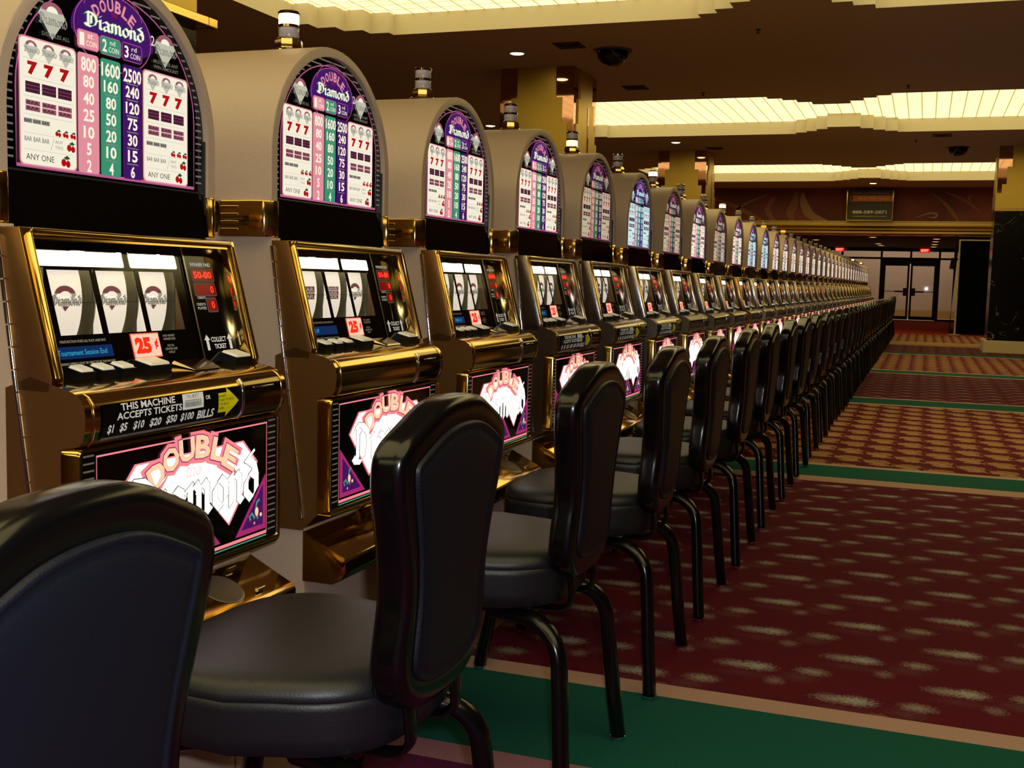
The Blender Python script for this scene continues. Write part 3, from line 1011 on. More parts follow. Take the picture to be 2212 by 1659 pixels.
def top_glass(mode):
    I = ink_set(mode)
    a = Art(lambda u, v, h: (XO - 1.334 + h, u, v), 0.00035)
    outer = arch(0.256, 1.609, 1.37, 1.272)
    a.poly(outer, art_black, 0)
    def hw(z, s=0.253, t=1.606):
        return s if z <= 1.37 else s * math.sqrt(max(0, 1 - ((z - 1.37) / (t - 1.37)) ** 2))
    def ihw(z):
        return 0.226 if z <= 1.40 else 0.226 * math.sqrt(max(0, 1 - ((z - 1.40) / 0.190) ** 2))
    z = 1.288
    while z < 1.600:
        for s in (-1, 1):
            a0, a1 = ihw(z) + (0.006 if z < 1.58 else 0.002), hw(z) - 0.003
            if a1 > a0 + 0.004:
                a.rect(min(s * a0, s * a1), max(s * a0, s * a1), z, z + 0.0032, I['stripe'], 1)
        z += 0.0124
    b = [(0.226 * math.cos(R(k)), 1.40 + 0.190 * math.sin(R(k))) for k in range(0, 181, 6)]
    a.line([(0.226, 1.279)] + b + [(-0.226, 1.279)], 0.0024, I['pinkline'], 2, closed=True)
    a.rect(-0.226, 0.226, 1.2755, 1.281, I['pinkline'], 2)
    # header: purple whirl behind the words
    a.poly([(0.105 * math.cos(R(k)), 1.516 + (0.070 if k <= 180 else 0.03) * math.sin(R(k))) for k in range(0, 360, 10)], I['purple'], 3)
    a.line([(0.098 * math.cos(R(k)), 1.522 + 0.064 * math.sin(R(k))) for k in range(0, 360, 10)], 0.0016, I['pinkline'], 4, True)
    a.line([(0.075 * math.cos(R(k)), 1.548 + 0.046 * math.sin(R(k))) for k in range(10, 171, 10)], 0.0012, I['pinkline'], 4)
    for i, ch in enumerate('DOUBLE'):
        an = R((i - 2.5) * 15)
        a.text(ch, 0.075 * math.sin(an), 1.490 + 0.078 * math.cos(an), 0.0155, 0.021, I['pinkcol'], 6, bold=0.03, rot=-an)
    a.text('the', 0, 1.5535, 0.014, 0.008, I['red'], 6)
    a.script(0.0, 1.534, 0.152, 0.027, I['num'], 7, outline=I['greencol'], ow=0.0012, fat=0.9)
    # coin tabs and columns of prizes
    cols = ((-0.066, I['pinkcol'], ('800', '80', '40', '25', '10', '5', '2'), '1', 'st'), (-0.011, I['greencol'], ('1600', '160', '80', '50', '20', '10', '4'), '2', 'nd'),
            (0.045, I['purple'], ('2500', '240', '120', '75', '30', '15', '6'), '3', 'rd'))
    for u, m, nums, d_, o_ in cols:
        a.rect(u - 0.026, u + 0.026, 1.483, 1.513, m, 7, 0.007)
        a.line([(u - 0.026, 1.487), (u - 0.026, 1.509), (u - 0.022, 1.513), (u + 0.022, 1.513), (u + 0.026, 1.509), (u + 0.026, 1.487), (u + 0.022, 1.483), (u - 0.022, 1.483)], 0.0012, I['pinkline'], 8, True)
        a.text(d_, u - 0.015, 1.498, 0.011, 0.021, I['num'], 9, bold=0.02)
        a.text(o_, u + 0.005, 1.505, 0.013, 0.008, I['num'], 9)
        a.text('COIN', u + 0.008, 1.493, 0.026, 0.009, I['num'], 9)
        a.rect(u - 0.0255, u + 0.0255, 1.279, 1.476, m, 7, 0.006)
        for k, s in enumerate(nums):
            zc = 1.458 - 0.0278 * k
            wd = {1: 0.011, 2: 0.026, 3: 0.036, 4: 0.047}[len(s)]
            a.text(s, u, zc, wd if s != '1' else 0.006, 0.0205 if k else 0.024, I['num'], 9, bold=0.025)
            if k < 6 and m is not I['pinkcol']:
                a.rect(u - 0.015, u + 0.015, zc - 0.0148, zc - 0.0132, I['grey'], 8)
    # symbol panels
    def logo(u, v, s, L=10, sub=False):
        a.poly([(u - 1.0 * s, v + 0.25 * s), (u - 0.75 * s, v + 0.6 * s), (u + 0.75 * s, v + 0.6 * s), (u + s, v + 0.25 * s), (u, v - s)], I['lgrey'], L)
        a.ell(u, v + 0.45 * s, 0.78 * s, 0.5 * s, I['bar2'], L + 1, 14, 0, 180)
        a.ell(u, v + 0.40 * s, 0.42 * s, 0.32 * s, I['paper'], L + 2, 12, 0, 180)
        a.script(u, v + 0.0 * s, 2.1 * s, 0.62 * s, I['grey'], L + 4, fat=0.8)
    def cherry(u, v, s):
        a.ell(u - 0.5 * s, v - 0.2 * s, 0.55 * s, 0.6 * s, I['red'], 10, 12)
        a.ell(u + 0.45 * s, v - 0.35 * s, 0.5 * s, 0.55 * s, I['red'], 10, 12)
        a.poly([(u - 0.6 * s, v + 0.5 * s), (u + 0.2 * s, v + 0.95 * s), (u + 0.9 * s, v + 0.5 * s), (u + 0.1 * s, v + 0.3 * s)], I['leaf'], 11)
        a.line([(u - 0.4 * s, v + 0.2 * s), (u + 0.1 * s, v + 0.6 * s), (u + 0.45 * s, v)], 0.12 * s, I['leaf'], 11)
    for u0, u1 in ((-0.2185, -0.097), (0.076, 0.2015)):
        a.rect(u0 - 0.0025, u1 + 0.0025, 1.2785, 1.4775, I['pinkcol'], 7, 0.009)
        a.rect(u0, u1, 1.281, 1.475, I['paper'], 8, 0.008)
        wd = u1 - u0
        uc = (u0 + u1) / 2
        for k in (-1, 0, 1):
            logo(uc + k * wd * 0.31, 1.457, 0.0155)
            a.text('7', uc + k * wd * 0.29, 1.4295, 0.0215, 0.021, I['red'], 10, bold=0.07)
            # bars: solid and striped
            a.rect(uc + k * wd * 0.29 - 0.0155, uc + k * wd * 0.29 + 0.0155, 1.3915, 1.4085, I['bar'], 10)
            for j in (-1, 1):
                a.rect(uc + k * wd * 0.29 - 0.0155, uc + k * wd * 0.29 + 0.0155, 1.400 + j * 0.0028 - 0.0003, 1.400 + j * 0.0028 + 0.0003, I['bar2'], 11)
            for j in (0, 1):
                a.rect(uc + k * wd * 0.29 - 0.0155, uc + k * wd * 0.29 + 0.0155, 1.3635 + j * 0.0088, 1.3635 + j * 0.0088 + 0.0078, I['bar2'], 10)
                a.text('BAR', uc + k * wd * 0.29, 1.3635 + j * 0.0088 + 0.0039, 0.026, 0.005, I['bar'], 11, bold=0.02)
            cherry(uc + wd * (0.16 + 0.14 * (k + 1)), 1.336, 0.0065)
            a.rect(u0 + 0.006 + (k + 1) * wd * 0.155, u0 + 0.006 + (k + 1) * wd * 0.155 + wd * 0.145, 1.3445, 1.3515, I['grey'], 10)
            a.text('BAR', u0 + 0.006 + (k + 1) * wd * 0.155 + wd * 0.07, 1.348, wd * 0.12, 0.0045, I['ink'], 11)
            a.text('BAR', u0 + 0.006 + (k + 1) * wd * 0.155 + wd * 0.07, 1.320, wd * 0.13, 0.0075, I['grey'], 11, bold=0.02)
        a.line([(uc + 0.002, 1.307), (uc + 0.010, 1.326)], 0.0008, I['grey'], 10)
        a.text('ANY', uc + 0.021, 1.3215, 0.018, 0.0055, I['grey'], 10)
        a.text('TWO', uc + 0.021, 1.3125, 0.018, 0.0055, I['grey'], 10)
        cherry(uc + wd * 0.40, 1.317, 0.0095)
        a.text('ANY ONE', uc - wd * 0.17, 1.2925, wd * 0.50, 0.0095, I['ink'], 10)
        cherry(uc + wd * 0.30, 1.2925, 0.0105)
        for zz in (1.4435, 1.4145, 1.3855, 1.3575, 1.329, 1.3035):
            a.rect(u0 + 0.006, u1 - 0.006, zz, zz + 0.0006, I['lgrey'], 9)
    logo(-0.148, 1.512, 0.030, 7)
    logo(0.137, 1.519, 0.030, 7)
    a.text('DOUBLES ALL', -0.140, 1.4885, 0.062, 0.0065, I['stripe'], 8, bold=0.02)
    a.text('2', 0.101, 1.531, 0.010, 0.017, I['num'], 9)
    for j, s in enumerate(('MULTIPLIES ANY', 'WIN AMOUNT')):
        a.text(s, 0.139, 1.4965 - 0.0095 * j, 0.072, 0.0065, I['stripe'], 9, bold=0.02)
    return a.build('top_glass')
def belly_glass():
    W_ = glow('belly_white', '#fffaf0', 1.5)
    Pk = glow('belly_pink', '#ff8a92', 0.95)
    Cr = glow('belly_cream', '#ffc9a0', 1.1)
    Mg = glow('belly_magenta', '#c2307c', 0.7)
    Pu = glow('belly_purple', '#5a1a70', 0.6)
    Gn = glow('belly_green', '#4fae8a', 0.7)
    Ol = glow('belly_outline', '#3c5248', 0.35)
    St = glow('belly_stripe', '#9a9484', 0.3)
    a = Art(lambda u, v, h: (XO - 1.1755 + h, u + 0.029, v), 0.00035)
    a.rect(-0.3005, 0.2425, 0.608, 0.842, art_black, 0)
    for s in (-1, 1):
        z = 0.622
        while z < 0.835:
            a.rect(0.212 if s > 0 else -0.297, 0.238 if s > 0 else -0.273, z, z + 0.003, St, 1)
            z += 0.0118
    U0, U1 = -0.268, 0.207
    a.line([(U0, 0.622), (U0, 0.833), (U1, 0.833), (U1, 0.622)], 0.0032, Pk, 2, True)
    a.rect(U0, U1, 0.6175, 0.6235, Pk, 2)
    a.rect(U0, U1, 0.6125, 0.6150, Gn, 2)
    dia = [(-0.224, 0.762), (-0.180, 0.808), (0.128, 0.808), (0.176, 0.762), (0.082, 0.656), (-0.022, 0.752), (-0.126, 0.656)]
    a.poly(dia, Pk, 3)
    cx, cz = -0.024, 0.75
    a.poly([(cx + (u - cx) * 0.975, cz + (v - cz) * 0.95) for u, v in dia], W_, 4)
    # magenta corner ornaments
    for P in ([(U1 - 0.004, 0.735), (U1 - 0.004, 0.628), (0.102, 0.628)], [(U0 + 0.004, 0.735), (U0 + 0.004, 0.628), (-0.145, 0.628)], [(-0.022, 0.705), (0.055, 0.628), (-0.099, 0.628)]):
        a.poly(P, Mg, 3)
        c = (sum(p[0] for p in P) / 3, sum(p[1] for p in P) / 3)
        a.poly([(c[0] + (p[0] - c[0]) * 0.72, c[1] + (p[1] - c[1]) * 0.72) for p in P], Pu, 4)
        a.line([(c[0] + 0.006, c[1] - 0.012), (c[0] - 0.002, c[1] + 0.004), (c[0] + 0.003, c[1] + 0.020), (c[0] + 0.012, c[1] + 0.024)], 0.005, Gn, 5)
        a.line([(c[0] - 0.004, c[1] - 0.010), (c[0] - 0.014, c[1] + 0.001), (c[0] - 0.022, c[1] - 0.004), (c[0] - 0.018, c[1] - 0.012)], 0.005, Gn, 5)
        a.ell(c[0] + 0.002, c[1] + 0.002, 0.006, 0.009, Cr, 6, 8)
        a.ell(c[0] + 0.016, c[1] - 0.006, 0.004, 0.004, Cr, 6, 8)
        a.ell(c[0] - 0.006, c[1] - 0.019, 0.003, 0.003, Pk, 6, 8)
    # DOUBLE in an arc
    for i, ch in enumerate('DOUBLE'):
        an = R((i - 2.5) * 17.5)
        rr = 0.118
        u, v = -0.022 + rr * math.sin(an) * 1.28, 0.697 + rr * math.cos(an)
        wd = 0.046 if ch != 'L' else 0.040
        a.text(ch, u, v, wd + 0.017, 0.058, Pk, 6, bold=0.055, rot=-an * 0.62)
        a.text(ch, u, v, wd + 0.002, 0.045, Mg, 7, bold=0.045, rot=-an * 0.62)
        a.text(ch, u, v, wd - 0.002, 0.041, Cr, 8, bold=0.035, rot=-an * 0.62)
    a.text('the', -0.026, 0.776, 0.044, 0.022, Pk, 9, shear=0.3, bold=0.02)
    a.text('the', -0.026, 0.776, 0.042, 0.020, W_, 10, shear=0.3, bold=-0.005)
    a.script(-0.022, 0.738, 0.385, 0.098, W_, 9, outline=Ol, ow=0.0016, fat=0.95)
    return a.build('belly_glass')

# slanted reel panel: plane through (-1.310, 1.165) and (-1.252, 0.948)
PT, PB = Vector((-1.310, 1.165)), Vector((-1.252, 0.948))
PD = (PB - PT)
PN = Vector((-PD.y, PD.x)).normalized()
def on_panel(u, v, h):
    t = (PT.y - v) / (PT.y - PB.y)
    p = PT + PD * t
    n = PN if PN.x > 0 else -PN
    return (XO + p.x + n.x * h, u, p.y + n.y * h)
def deck_pt(u, s, h):
    """button shelf: s runs 0 at the back to 1 at the lip"""
    x = -1.260 + (-1.1745 + 1.260) * s
    z = 0.955 + (0.934 - 0.955) * s
    return (XO + x + h * 0.2, u, z + h * 0.98)

FRONT = [(-1.280, 1.180), (-1.220, 0.952)]
def make_machine():
    root = empty('slot_machine', (-XO, 0, 0))
    P = lambda pts: [(XO + x, z) for x, z in pts]
    # cabinet and stand
    bm = bmesh.new()
    for y0, y1 in ((-0.275, -0.250), (0.250, 0.275)):
        prism(bm, P([(-1.95, 0.0), (-1.237, 0.0), (-1.237, 0.58), (-1.318, 1.185), (-1.40, 1.195), (-1.95, 1.20)]), y0, y1)
    prism(bm, P([(-1.95, 0.0), (-1.2373, 0.0), (-1.2373, 0.58), (-1.285, 0.945), (-1.48, 0.945), (-1.48, 1.18), (-1.325, 1.18), (-1.325, 1.188), (-1.95, 1.188)]), -0.250, 0.250)
    box(bm, XO - 1.2372, XO - 1.2352, 0.224, 0.226, 0.02, 0.44, mi=1)
    finish('cabinet', bm, [laminate, mat('laminate_seam', '#5a4a3c', 0.7)], root)
    # arched hood with a rim round the glass
    bm = bmesh.new()
    outer, inner = arch(0.281, 1.631, 1.36, 1.262), arch(0.256, 1.609, 1.37, 1.262)
    xb, xf = XO - 1.95, XO - 1.322
    O1 = [bm.verts.new((xb, y, z)) for y, z in outer]
    rf = [(xf - 0.006, 1.0), (xf - 0.0015, 0.9965), (xf, 0.990)]
    rows = [O1]
    for x, k in rf:
        rows.append([bm.verts.new((x, y * k, 1.262 + (z - 1.262) * k)) for y, z in outer])
    rows.append([bm.verts.new((xf, y, z)) for y, z in inner])
    rows.append([bm.verts.new((xf - 0.013, y, z)) for y, z in inner])
    for a, b in zip(rows, rows[1:]):
        for i in range(len(a) - 1):
            bm.faces.new((a[i], a[i + 1], b[i + 1], b[i]))
    bm.faces.new(O1)
    finish('hood', bm, laminate, root, smooth=35)
    g = top_glass('warm')
    g.parent = root
    bm = bmesh.new()
    box(bm, XO - 1.336, XO - 1.3345, -0.257, 0.257, 1.262, 1.272)
    for (a, b_) in ((-0.257, -0.2535), (0.2535, 0.257)):
        box(bm, XO - 1.338, XO - 1.328, a, b_, 1.20, 1.37, bev=0.001)
    box(bm, XO - 1.336, XO - 1.330, -0.254, 0.254, 1.268, 1.2715, bev=0.001)
    finish('glass_trim', bm, mat('grey_trim', '#4a4a48', 0.2, 0.6), root)
    # black belt below the glass
    bm = bmesh.new()
    prism(bm, P([(-1.42, 1.181), (-1.322, 1.181), (-1.333, 1.268), (-1.42, 1.268)]), -0.258, 0.258)
    finish('belt_panel', bm, blackgl, root)
    for s in (-1, 1):
        bm = bmesh.new()
        pl = [(-1.455, 0.262), (-1.455, 0.284), (-1.440, 0.293), (-1.400, 0.293), (-1.385, 0.296), (-1.365, 0.296), (-1.335, 0.290), (-1.318, 0.275), (-1.314, 0.262), (-1.330, 0.257)]
        pts = [(XO + x, s * y) for x, y in pl]
        prism(bm, pts if s < 0 else pts[::-1], 1.186, 1.264, 'z', bev=0.003)
        for k in range(4):
            z = 1.198 + k * 0.016
            box(bm, XO - 1.44, XO - 1.395, min(s * 0.292, s * 0.2955), max(s * 0.292, s * 0.2955), z, z + 0.006, bev=0.001)
        finish('corner_bracket', bm, brass, root, smooth=50)
    # tower lamp
    bm = bmesh.new()
    zb = 1.626
    lathe(bm, [(0.045, 0.0), (0.042, 0.006), (0.034, 0.011), (0.033, 0.029), (0.029, 0.034), (0.024, 0.036)], XO - 1.452, 0, 8, cz=zb)
    lathe(bm, [(0.0255, 0.0), (0.0255, 0.006), (0.024, 0.007)], XO - 1.452, 0, 24, cz=zb + 0.059)
    lathe(bm, [(0.0255, 0.0), (0.026, 0.005), (0.023, 0.008)], XO - 1.452, 0, 24, cz=zb + 0.089)
    tl = finish('tower_lamp', bm, mat('lamp_collar', (0.75, 0.55, 0.25, 1), 0.08, 1.0), root, smooth=35)
    lensm = mat('frosted_lens', '#a79fae', 0.25)
    for nm, z0 in (('lens', 0.036), ('lens', 0.066)):
        bm = bmesh.new()
        lathe(bm, [(0.0230, 0.0), (0.0240, 0.002), (0.0240, 0.021), (0.0230, 0.023)], XO - 1.452, 0, 24, cz=zb + z0)
        finish(nm, bm, lensm, tl, smooth=40)
    # door: side cheeks, top bar, shelf and bull-nose in one casting
    bm = bmesh.new()
    cheek = [(-1.322, 1.180), (-1.280, 1.180), (-1.220, 0.952), (-1.226, 0.930), (-1.290, 0.930)]
    for y0, y1 in ((-0.280, -0.254), (0.254, 0.280)):
        prism(bm, P(cheek), y0, y1, bev=0.0025)
    prism(bm, P([(-1.322, 1.180), (-1.280, 1.180), (-1.2755, 1.163), (-1.321, 1.160)]), -0.2545, 0.2545)
    low = [(-1.310, 0.935), (-1.262, 0.954), (-1.2065, 0.9405), (-1.1825, 0.934), (-1.1705, 0.927), (-1.1625, 0.915), (-1.160, 0.900), (-1.1605, 0.880), (-1.1645, 0.863), (-1.1725, 0.853),
           (-1.1865, 0.850), (-1.2045, 0.847), (-1.2045, 0.596), (-1.240, 0.560), (-1.310, 0.560)]
    prism(bm, P(low), -0.280, 0.280)
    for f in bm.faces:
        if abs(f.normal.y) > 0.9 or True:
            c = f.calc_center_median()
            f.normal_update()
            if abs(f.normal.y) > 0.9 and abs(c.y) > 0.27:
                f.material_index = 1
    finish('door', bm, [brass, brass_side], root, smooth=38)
    # thin seams of the bull-nose
    for yy in (-0.262, 0.262):
        bm = bmesh.new()
        pr = [(-1.1810, 0.932), (-1.1690, 0.9265), (-1.1608, 0.9155), (-1.1585, 0.900), (-1.1590, 0.880), (-1.1632, 0.8625), (-1.1715, 0.852)]
        tube(bm, [(XO + x, yy, z) for x, z in pr], 0.0018, n=6)
        finish('trim_bead', bm, gold, root, smooth=60)
    # gold frame round the reel opening
    bm = bmesh.new()
    a0, a1 = Vector(FRONT[0]), Vector(FRONT[1])
    def on_front(u, t, h=0.0):
        p = a0 + (a1 - a0) * t
        return (XO + p.x + 0.957 * h, u, p.y + 0.29 * h)
    ring = [(-0.2665, 0.045), (0.2665, 0.045), (0.2665, 1.0), (-0.2665, 1.0)]
    for (u0, t0), (u1, t1) in zip(ring, ring[1:-1] + ring[3:] ):
        pass
    tube(bm, [on_front(-0.266, 1.0, 0.001), on_front(-0.266, 0.06, 0.001), on_front(-0.256, 0.03, 0.001), on_front(0.256, 0.03, 0.001), on_front(0.266, 0.06, 0.001), on_front(0.266, 1.0, 0.001)], 0.0065, n=8)
    finish('opening_frame', bm, gold, root, smooth=60)
    # hinge
    bm = bmesh.new()
    h0, h1 = Vector((-1.319, 1.168)), Vector((-1.240, 0.585))
    for k in range(17):
        p, q = h0 + (h1 - h0) * (k / 17), h0 + (h1 - h0) * ((k + 0.93) / 17)
        tube(bm, [(XO + p.x, -0.282, p.y), (XO + q.x, -0.282, q.y)], 0.0042, n=8)
    finish('hinge', bm, chrome, root, smooth=60)
    # reel panel with three windows
    a = Art(on_panel, 0.0004)
    wins = [(-0.206, -0.110), (-0.095, 0.001), (0.015, 0.111)]
    z0, z1 = 1.013, 1.116
    for r in ((-0.254, 0.150, z1, 1.121), (-0.254, 0.150, 1.1475, 1.163), (-0.254, 0.150, 0.946, z0),
              (-0.254, -0.206, z0, z1), (-0.110, -0.095, z0, z1), (0.001, 0.015, z0, z1), (0.111, 0.150, z0, z1),
              (-0.254, -0.236, 1.121, 1.1475), (-0.020, -0.006, 1.121, 1.1475), (0.127, 0.150, 1.121, 1.1475)):
        a.rect(*r, art_black, 0)
    hd = glow('header_strip', '#fff4cc', 3.2)
    a.rect(-0.236, -0.020, 1.121, 1.1475, art_black, -1)
    a.rect(-0.006, 0.127, 1.121, 1.1475, art_black, -1)
    a.rect(-0.235, -0.021, 1.122, 1.1465, hd, 1, 0.004)
    a.rect(-0.005, 0.126, 1.122, 1.1465, hd, 1, 0.004)
    tx = mat('panel_print', '#b8b4a8', 0.5, 0, '#b8b4a8', 0.12)
    a.text('MALFUNCTION VOIDS ALL PLAYS AND PAYS', -0.160, 1.003, 0.105, 0.0042, tx, 2)
    a.text('ALL WINNING SYMBOLS MUST BE DIRECTED BY THIS PAYLINE', -0.165, 0.9685, 0.140, 0.0040, tx, 2)
    for j, s in enumerate(('ONLY HIGHEST', 'WINNER PAID', '', 'PAYS ON', 'CENTER LINE', 'ONLY')):
        if s:
            a.text(s, 0.058, 1.0035 - 0.0058 * j, 0.034 if len(s) > 7 else 0.018, 0.0040, tx, 2)
    a.text('DOUBLE JACKPOT', -0.19, 1.134, 0.05, 0.006, mat('header_print', '#c8a07a', 0.5, 0, '#e0b090', 1.2), 2)
    bl = glow('payline_tab', '#1e8ad8', 0.8)
    a.rect(-0.241, -0.222, 1.049, 1.070, bl, 1)
    a.text('PAY', -0.2315, 1.0635, 0.013, 0.005, glow('tab_print', '#bfe4ff', 0.8), 2)
    a.text('LINE', -0.2315, 1.0555, 0.014, 0.005, glow('tab_print', '#bfe4ff', 0.8), 2)
    a.build('reel_panel', root)
    # panes over the windows
    a = Art(on_panel, 0.0004)
    for (u0, u1) in wins:
        a.rect(u0, u1, z0, z1, glassm, -2)
    a.line([(-0.205, 1.064), (0.098, 1.064)], 0.0007, blackpl, 3)
    a.build('reel_window', root)
    # reels and their housing
    bm = bmesh.new()
    cxr, czr, rr = XO - 1.449, 1.068, 0.150
    box(bm, XO - 1.46, XO - 1.455, -0.222, 0.118, 0.985, 1.16)
    box(bm, XO - 1.40, XO - 1.29, -0.225, -0.22, 0.985, 1.12)
    for yv in (-0.1025, 0.008, 0.1165):
        box(bm, XO - 1.40, XO - 1.296, yv - 0.001, yv + 0.001, 1.0, 1.118)
    box(bm, XO - 1.40, XO - 1.285, -0.225, 0.115, 0.983, 0.985)
    finish('reel_housing', bm, housing, root)
    bm = bmesh.new()
    tube(bm, [(XO - 1.330, -0.215, 1.150), (XO - 1.330, 0.110, 1.150)], 0.006, n=10)
    finish('reel_tube_light', bm, glow('reel_tube', '#fff2c8', 30.0), root, smooth=60)
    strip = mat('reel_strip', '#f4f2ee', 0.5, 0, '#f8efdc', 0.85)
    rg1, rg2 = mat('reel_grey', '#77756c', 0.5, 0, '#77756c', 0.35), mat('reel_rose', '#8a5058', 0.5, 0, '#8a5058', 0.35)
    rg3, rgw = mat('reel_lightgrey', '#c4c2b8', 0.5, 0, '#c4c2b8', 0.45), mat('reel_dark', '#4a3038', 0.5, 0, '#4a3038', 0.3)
    for k, (u0, u1) in enumerate(wins):
        uc = u0 + 0.043
        def drum(u, v, h, uc=uc):
            an = (v - czr) / rr
            return (cxr + (rr + h) * math.cos(an), uc + u, czr + (rr + h) * math.sin(an))
        a = Art(drum, 0.0004)
        for j in range(-9, 10):
            a.rect(-0.039, 0.039, czr + j * 0.012 - 0.006, czr + j * 0.012 + 0.006, strip, 0)
        # printed diamond emblem on the pay line
        a.poly([(-0.026, czr + 0.008), (-0.019, czr + 0.015), (0.019, czr + 0.015), (0.026, czr + 0.008), (0, czr - 0.019)], rg3, 1)
        a.ell(0, czr + 0.008, 0.024, 0.015, rg2, 2, 18, 10, 170)
        a.ell(0, czr + 0.005, 0.014, 0.009, strip, 3, 14, 0, 180)
        a.script(0, czr - 0.001, 0.068, 0.017, rg3, 7, outline=rg1, ow=0.0009, fat=0.7)
        a.poly([(-0.008, czr - 0.010), (0.008, czr - 0.010), (0, czr - 0.018)], rg2, 4)
        o = a.build('reel', root)
        bm = bmesh.new()
        for yy in (-0.0405, 0.0405):
            va, vb = [], []
            for j in range(-13, 14):
                an = j * 0.055
                va.append(bm.verts.new((cxr + (rr - 0.001) * math.cos(an), uc + yy, czr + (rr - 0.001) * math.sin(an))))
                vb.append(bm.verts.new((cxr + (rr - 0.022) * math.cos(an), uc + yy * 0.98, czr + (rr - 0.022) * math.sin(an))))
            for j in range(len(va) - 1):
                bm.faces.new((va[j], va[j + 1], vb[j + 1], vb[j]))
        finish('reel_rim', bm, mat('reel_rim', '#c9c6ba', 0.4), o, smooth=40)
    # meter panel on the right
    def on_meter(u, v, h):
        x, y, z = on_panel(u, v, h + 0.004)
        return (x, y - (1.165 - v) * 0.0, z)
    a = Art(on_meter, 0.0004)
    a.poly([(0.146, 0.948), (0.2545, 0.948), (0.2545, 1.160), (0.149, 1.160)], art_black, 0)
    a.line([(0.1435, 0.950), (0.1465, 1.161)], 0.004, mat('divider_metal', (0.5, 0.48, 0.42, 1), 0.2, 1.0), 2)
    pw = mat('meter_print', '#dcdcdc', 0.5, 0, '#dcdcdc', 0.3)
    a.text('WINNER PAID', 0.193, 1.1305, 0.064, 0.007, pw, 1, bold=0.02)
    a.text('CREDITS', 0.176, 1.0690, 0.026, 0.0048, pw, 1)
    a.text('CREDITS', 0.170, 1.0565, 0.028, 0.0048, pw, 1)
    a.text('PLAYED', 0.171, 1.0495, 0.026, 0.0048, pw, 1)
    a.text('COLLECT', 0.200, 0.9905, 0.048, 0.0095, pw, 1, bold=0.02)
    a.text('TICKET', 0.202, 0.9775, 0.038, 0.0090, pw, 1, bold=0.02)
    for u in (0.164, 0.236):
        a.poly([(u - 0.004, 0.971), (u + 0.004, 0.971), (u + 0.004, 0.990), (u + 0.009, 0.990), (u, 1.000), (u - 0.009, 0.990), (u - 0.004, 0.990)], pw, 1)
    a.build('meter_panel', root)
    rim = mat('display_rim', '#6a5a58', 0.4)
    redg = glow('display_red', '#7a0608', 0.9)
    digit = glow('display_digit', '#ff2a1c', 2.4)
    for (u0, u1, v0, v1, s) in ((0.160, 0.226, 1.101, 1.121, '50-00'), (0.160, 0.224, 1.074, 1.094, '0'), (0.190, 0.218, 1.044, 1.066, '0')):
        a = Art(on_meter, 0.0004)
        a.rect(u0 - 0.003, u1 + 0.003, v0 - 0.003, v1 + 0.003, rim, 1, 0.004)
        a.rect(u0, u1, v0, v1, redg, 2, 0.003)
        if len(s) > 1:
            a.text(s, (u0 + u1) / 2, (v0 + v1) / 2, 0.056, 0.013, digit, 3, bold=0.03)
        else:
            a.text(s, u1 - 0.011, (v0 + v1) / 2, 0.010, 0.014, digit, 3, bold=0.02)
        a.build('red_display', root)
    # message display
    a = Art(on_panel, 0.0004)
    a.rect(-0.250, -0.095, 0.976, 0.995, glow('message_blue', '#0b2a5c', 0.9), 1)
    a.text('Tournament Session End', -0.166, 0.9855, 0.112, 0.0085, glow('message_text', '#37b8d8', 0.9), 2)
    a.build('message_display', root)
    # denomination sign
    a = Art(on_panel, 0.0006)
    a.rect(-0.046, 0.029, 0.968, 1.010, glow('denomination_edge', '#ff6a4a', 1.1), 2, 0.001)
    a.rect(-0.044, 0.027, 0.970, 1.008, glow('denomination_pink', '#ffb9a2', 1.25), 3, 0.001)
    dr = glow('denomination_red', '#f02a10', 1.2)
    a.text('25', -0.018, 0.989, 0.042, 0.028, dr, 4, bold=0.07)
    a.text('\u00a2', 0.017, 0.990, 0.010, 0.018, dr, 4, bold=0.05)
    a.build('denomination_sign', root)
    # buttons
    for u, wd, s0, s1, hh in ((-0.200, 0.035, 0.06, 0.44, 0.012), (-0.151, 0.035, 0.06, 0.44, 0.012), (-0.103, 0.036, 0.06, 0.44, 0.012), (-0.028, 0.058, 0.03, 0.50, 0.014), (0.222, 0.054, 0.03, 0.50, 0.014)):
        bm = bmesh.new()
        pts = []
        lo = [deck_pt(u - wd / 2, s0, -0.004), deck_pt(u + wd / 2, s0, -0.004), deck_pt(u + wd / 2, s1, -0.004), deck_pt(u - wd / 2, s1, -0.004)]
        hi = [deck_pt(u - wd / 2 + 0.001, s0 + 0.01, hh), deck_pt(u + wd / 2 - 0.001, s0 + 0.01, hh), deck_pt(u + wd / 2 - 0.001, s1 - 0.01, hh), deck_pt(u - wd / 2 + 0.001, s1 - 0.01, hh)]
        loft(bm, [lo, hi], 0)
        c0 = [deck_pt(u - wd / 2 + 0.004, s0 + 0.04, hh), deck_pt(u + wd / 2 - 0.004, s0 + 0.04, hh), deck_pt(u + wd / 2 - 0.004, s1 - 0.04, hh), deck_pt(u - wd / 2 + 0.004, s1 - 0.04, hh)]
        c1 = [deck_pt(u - wd / 2 + 0.006, s0 + 0.06, hh + 0.004), deck_pt(u + wd / 2 - 0.006, s0 + 0.06, hh + 0.004), deck_pt(u + wd / 2 - 0.006, s1 - 0.06, hh + 0.004), deck_pt(u - wd / 2 + 0.006, s1 - 0.06, hh + 0.004)]
        loft(bm, [c0, c1], 1)
        finish('button', bm, [blackpl, capwhite], root)
    bm = bmesh.new()
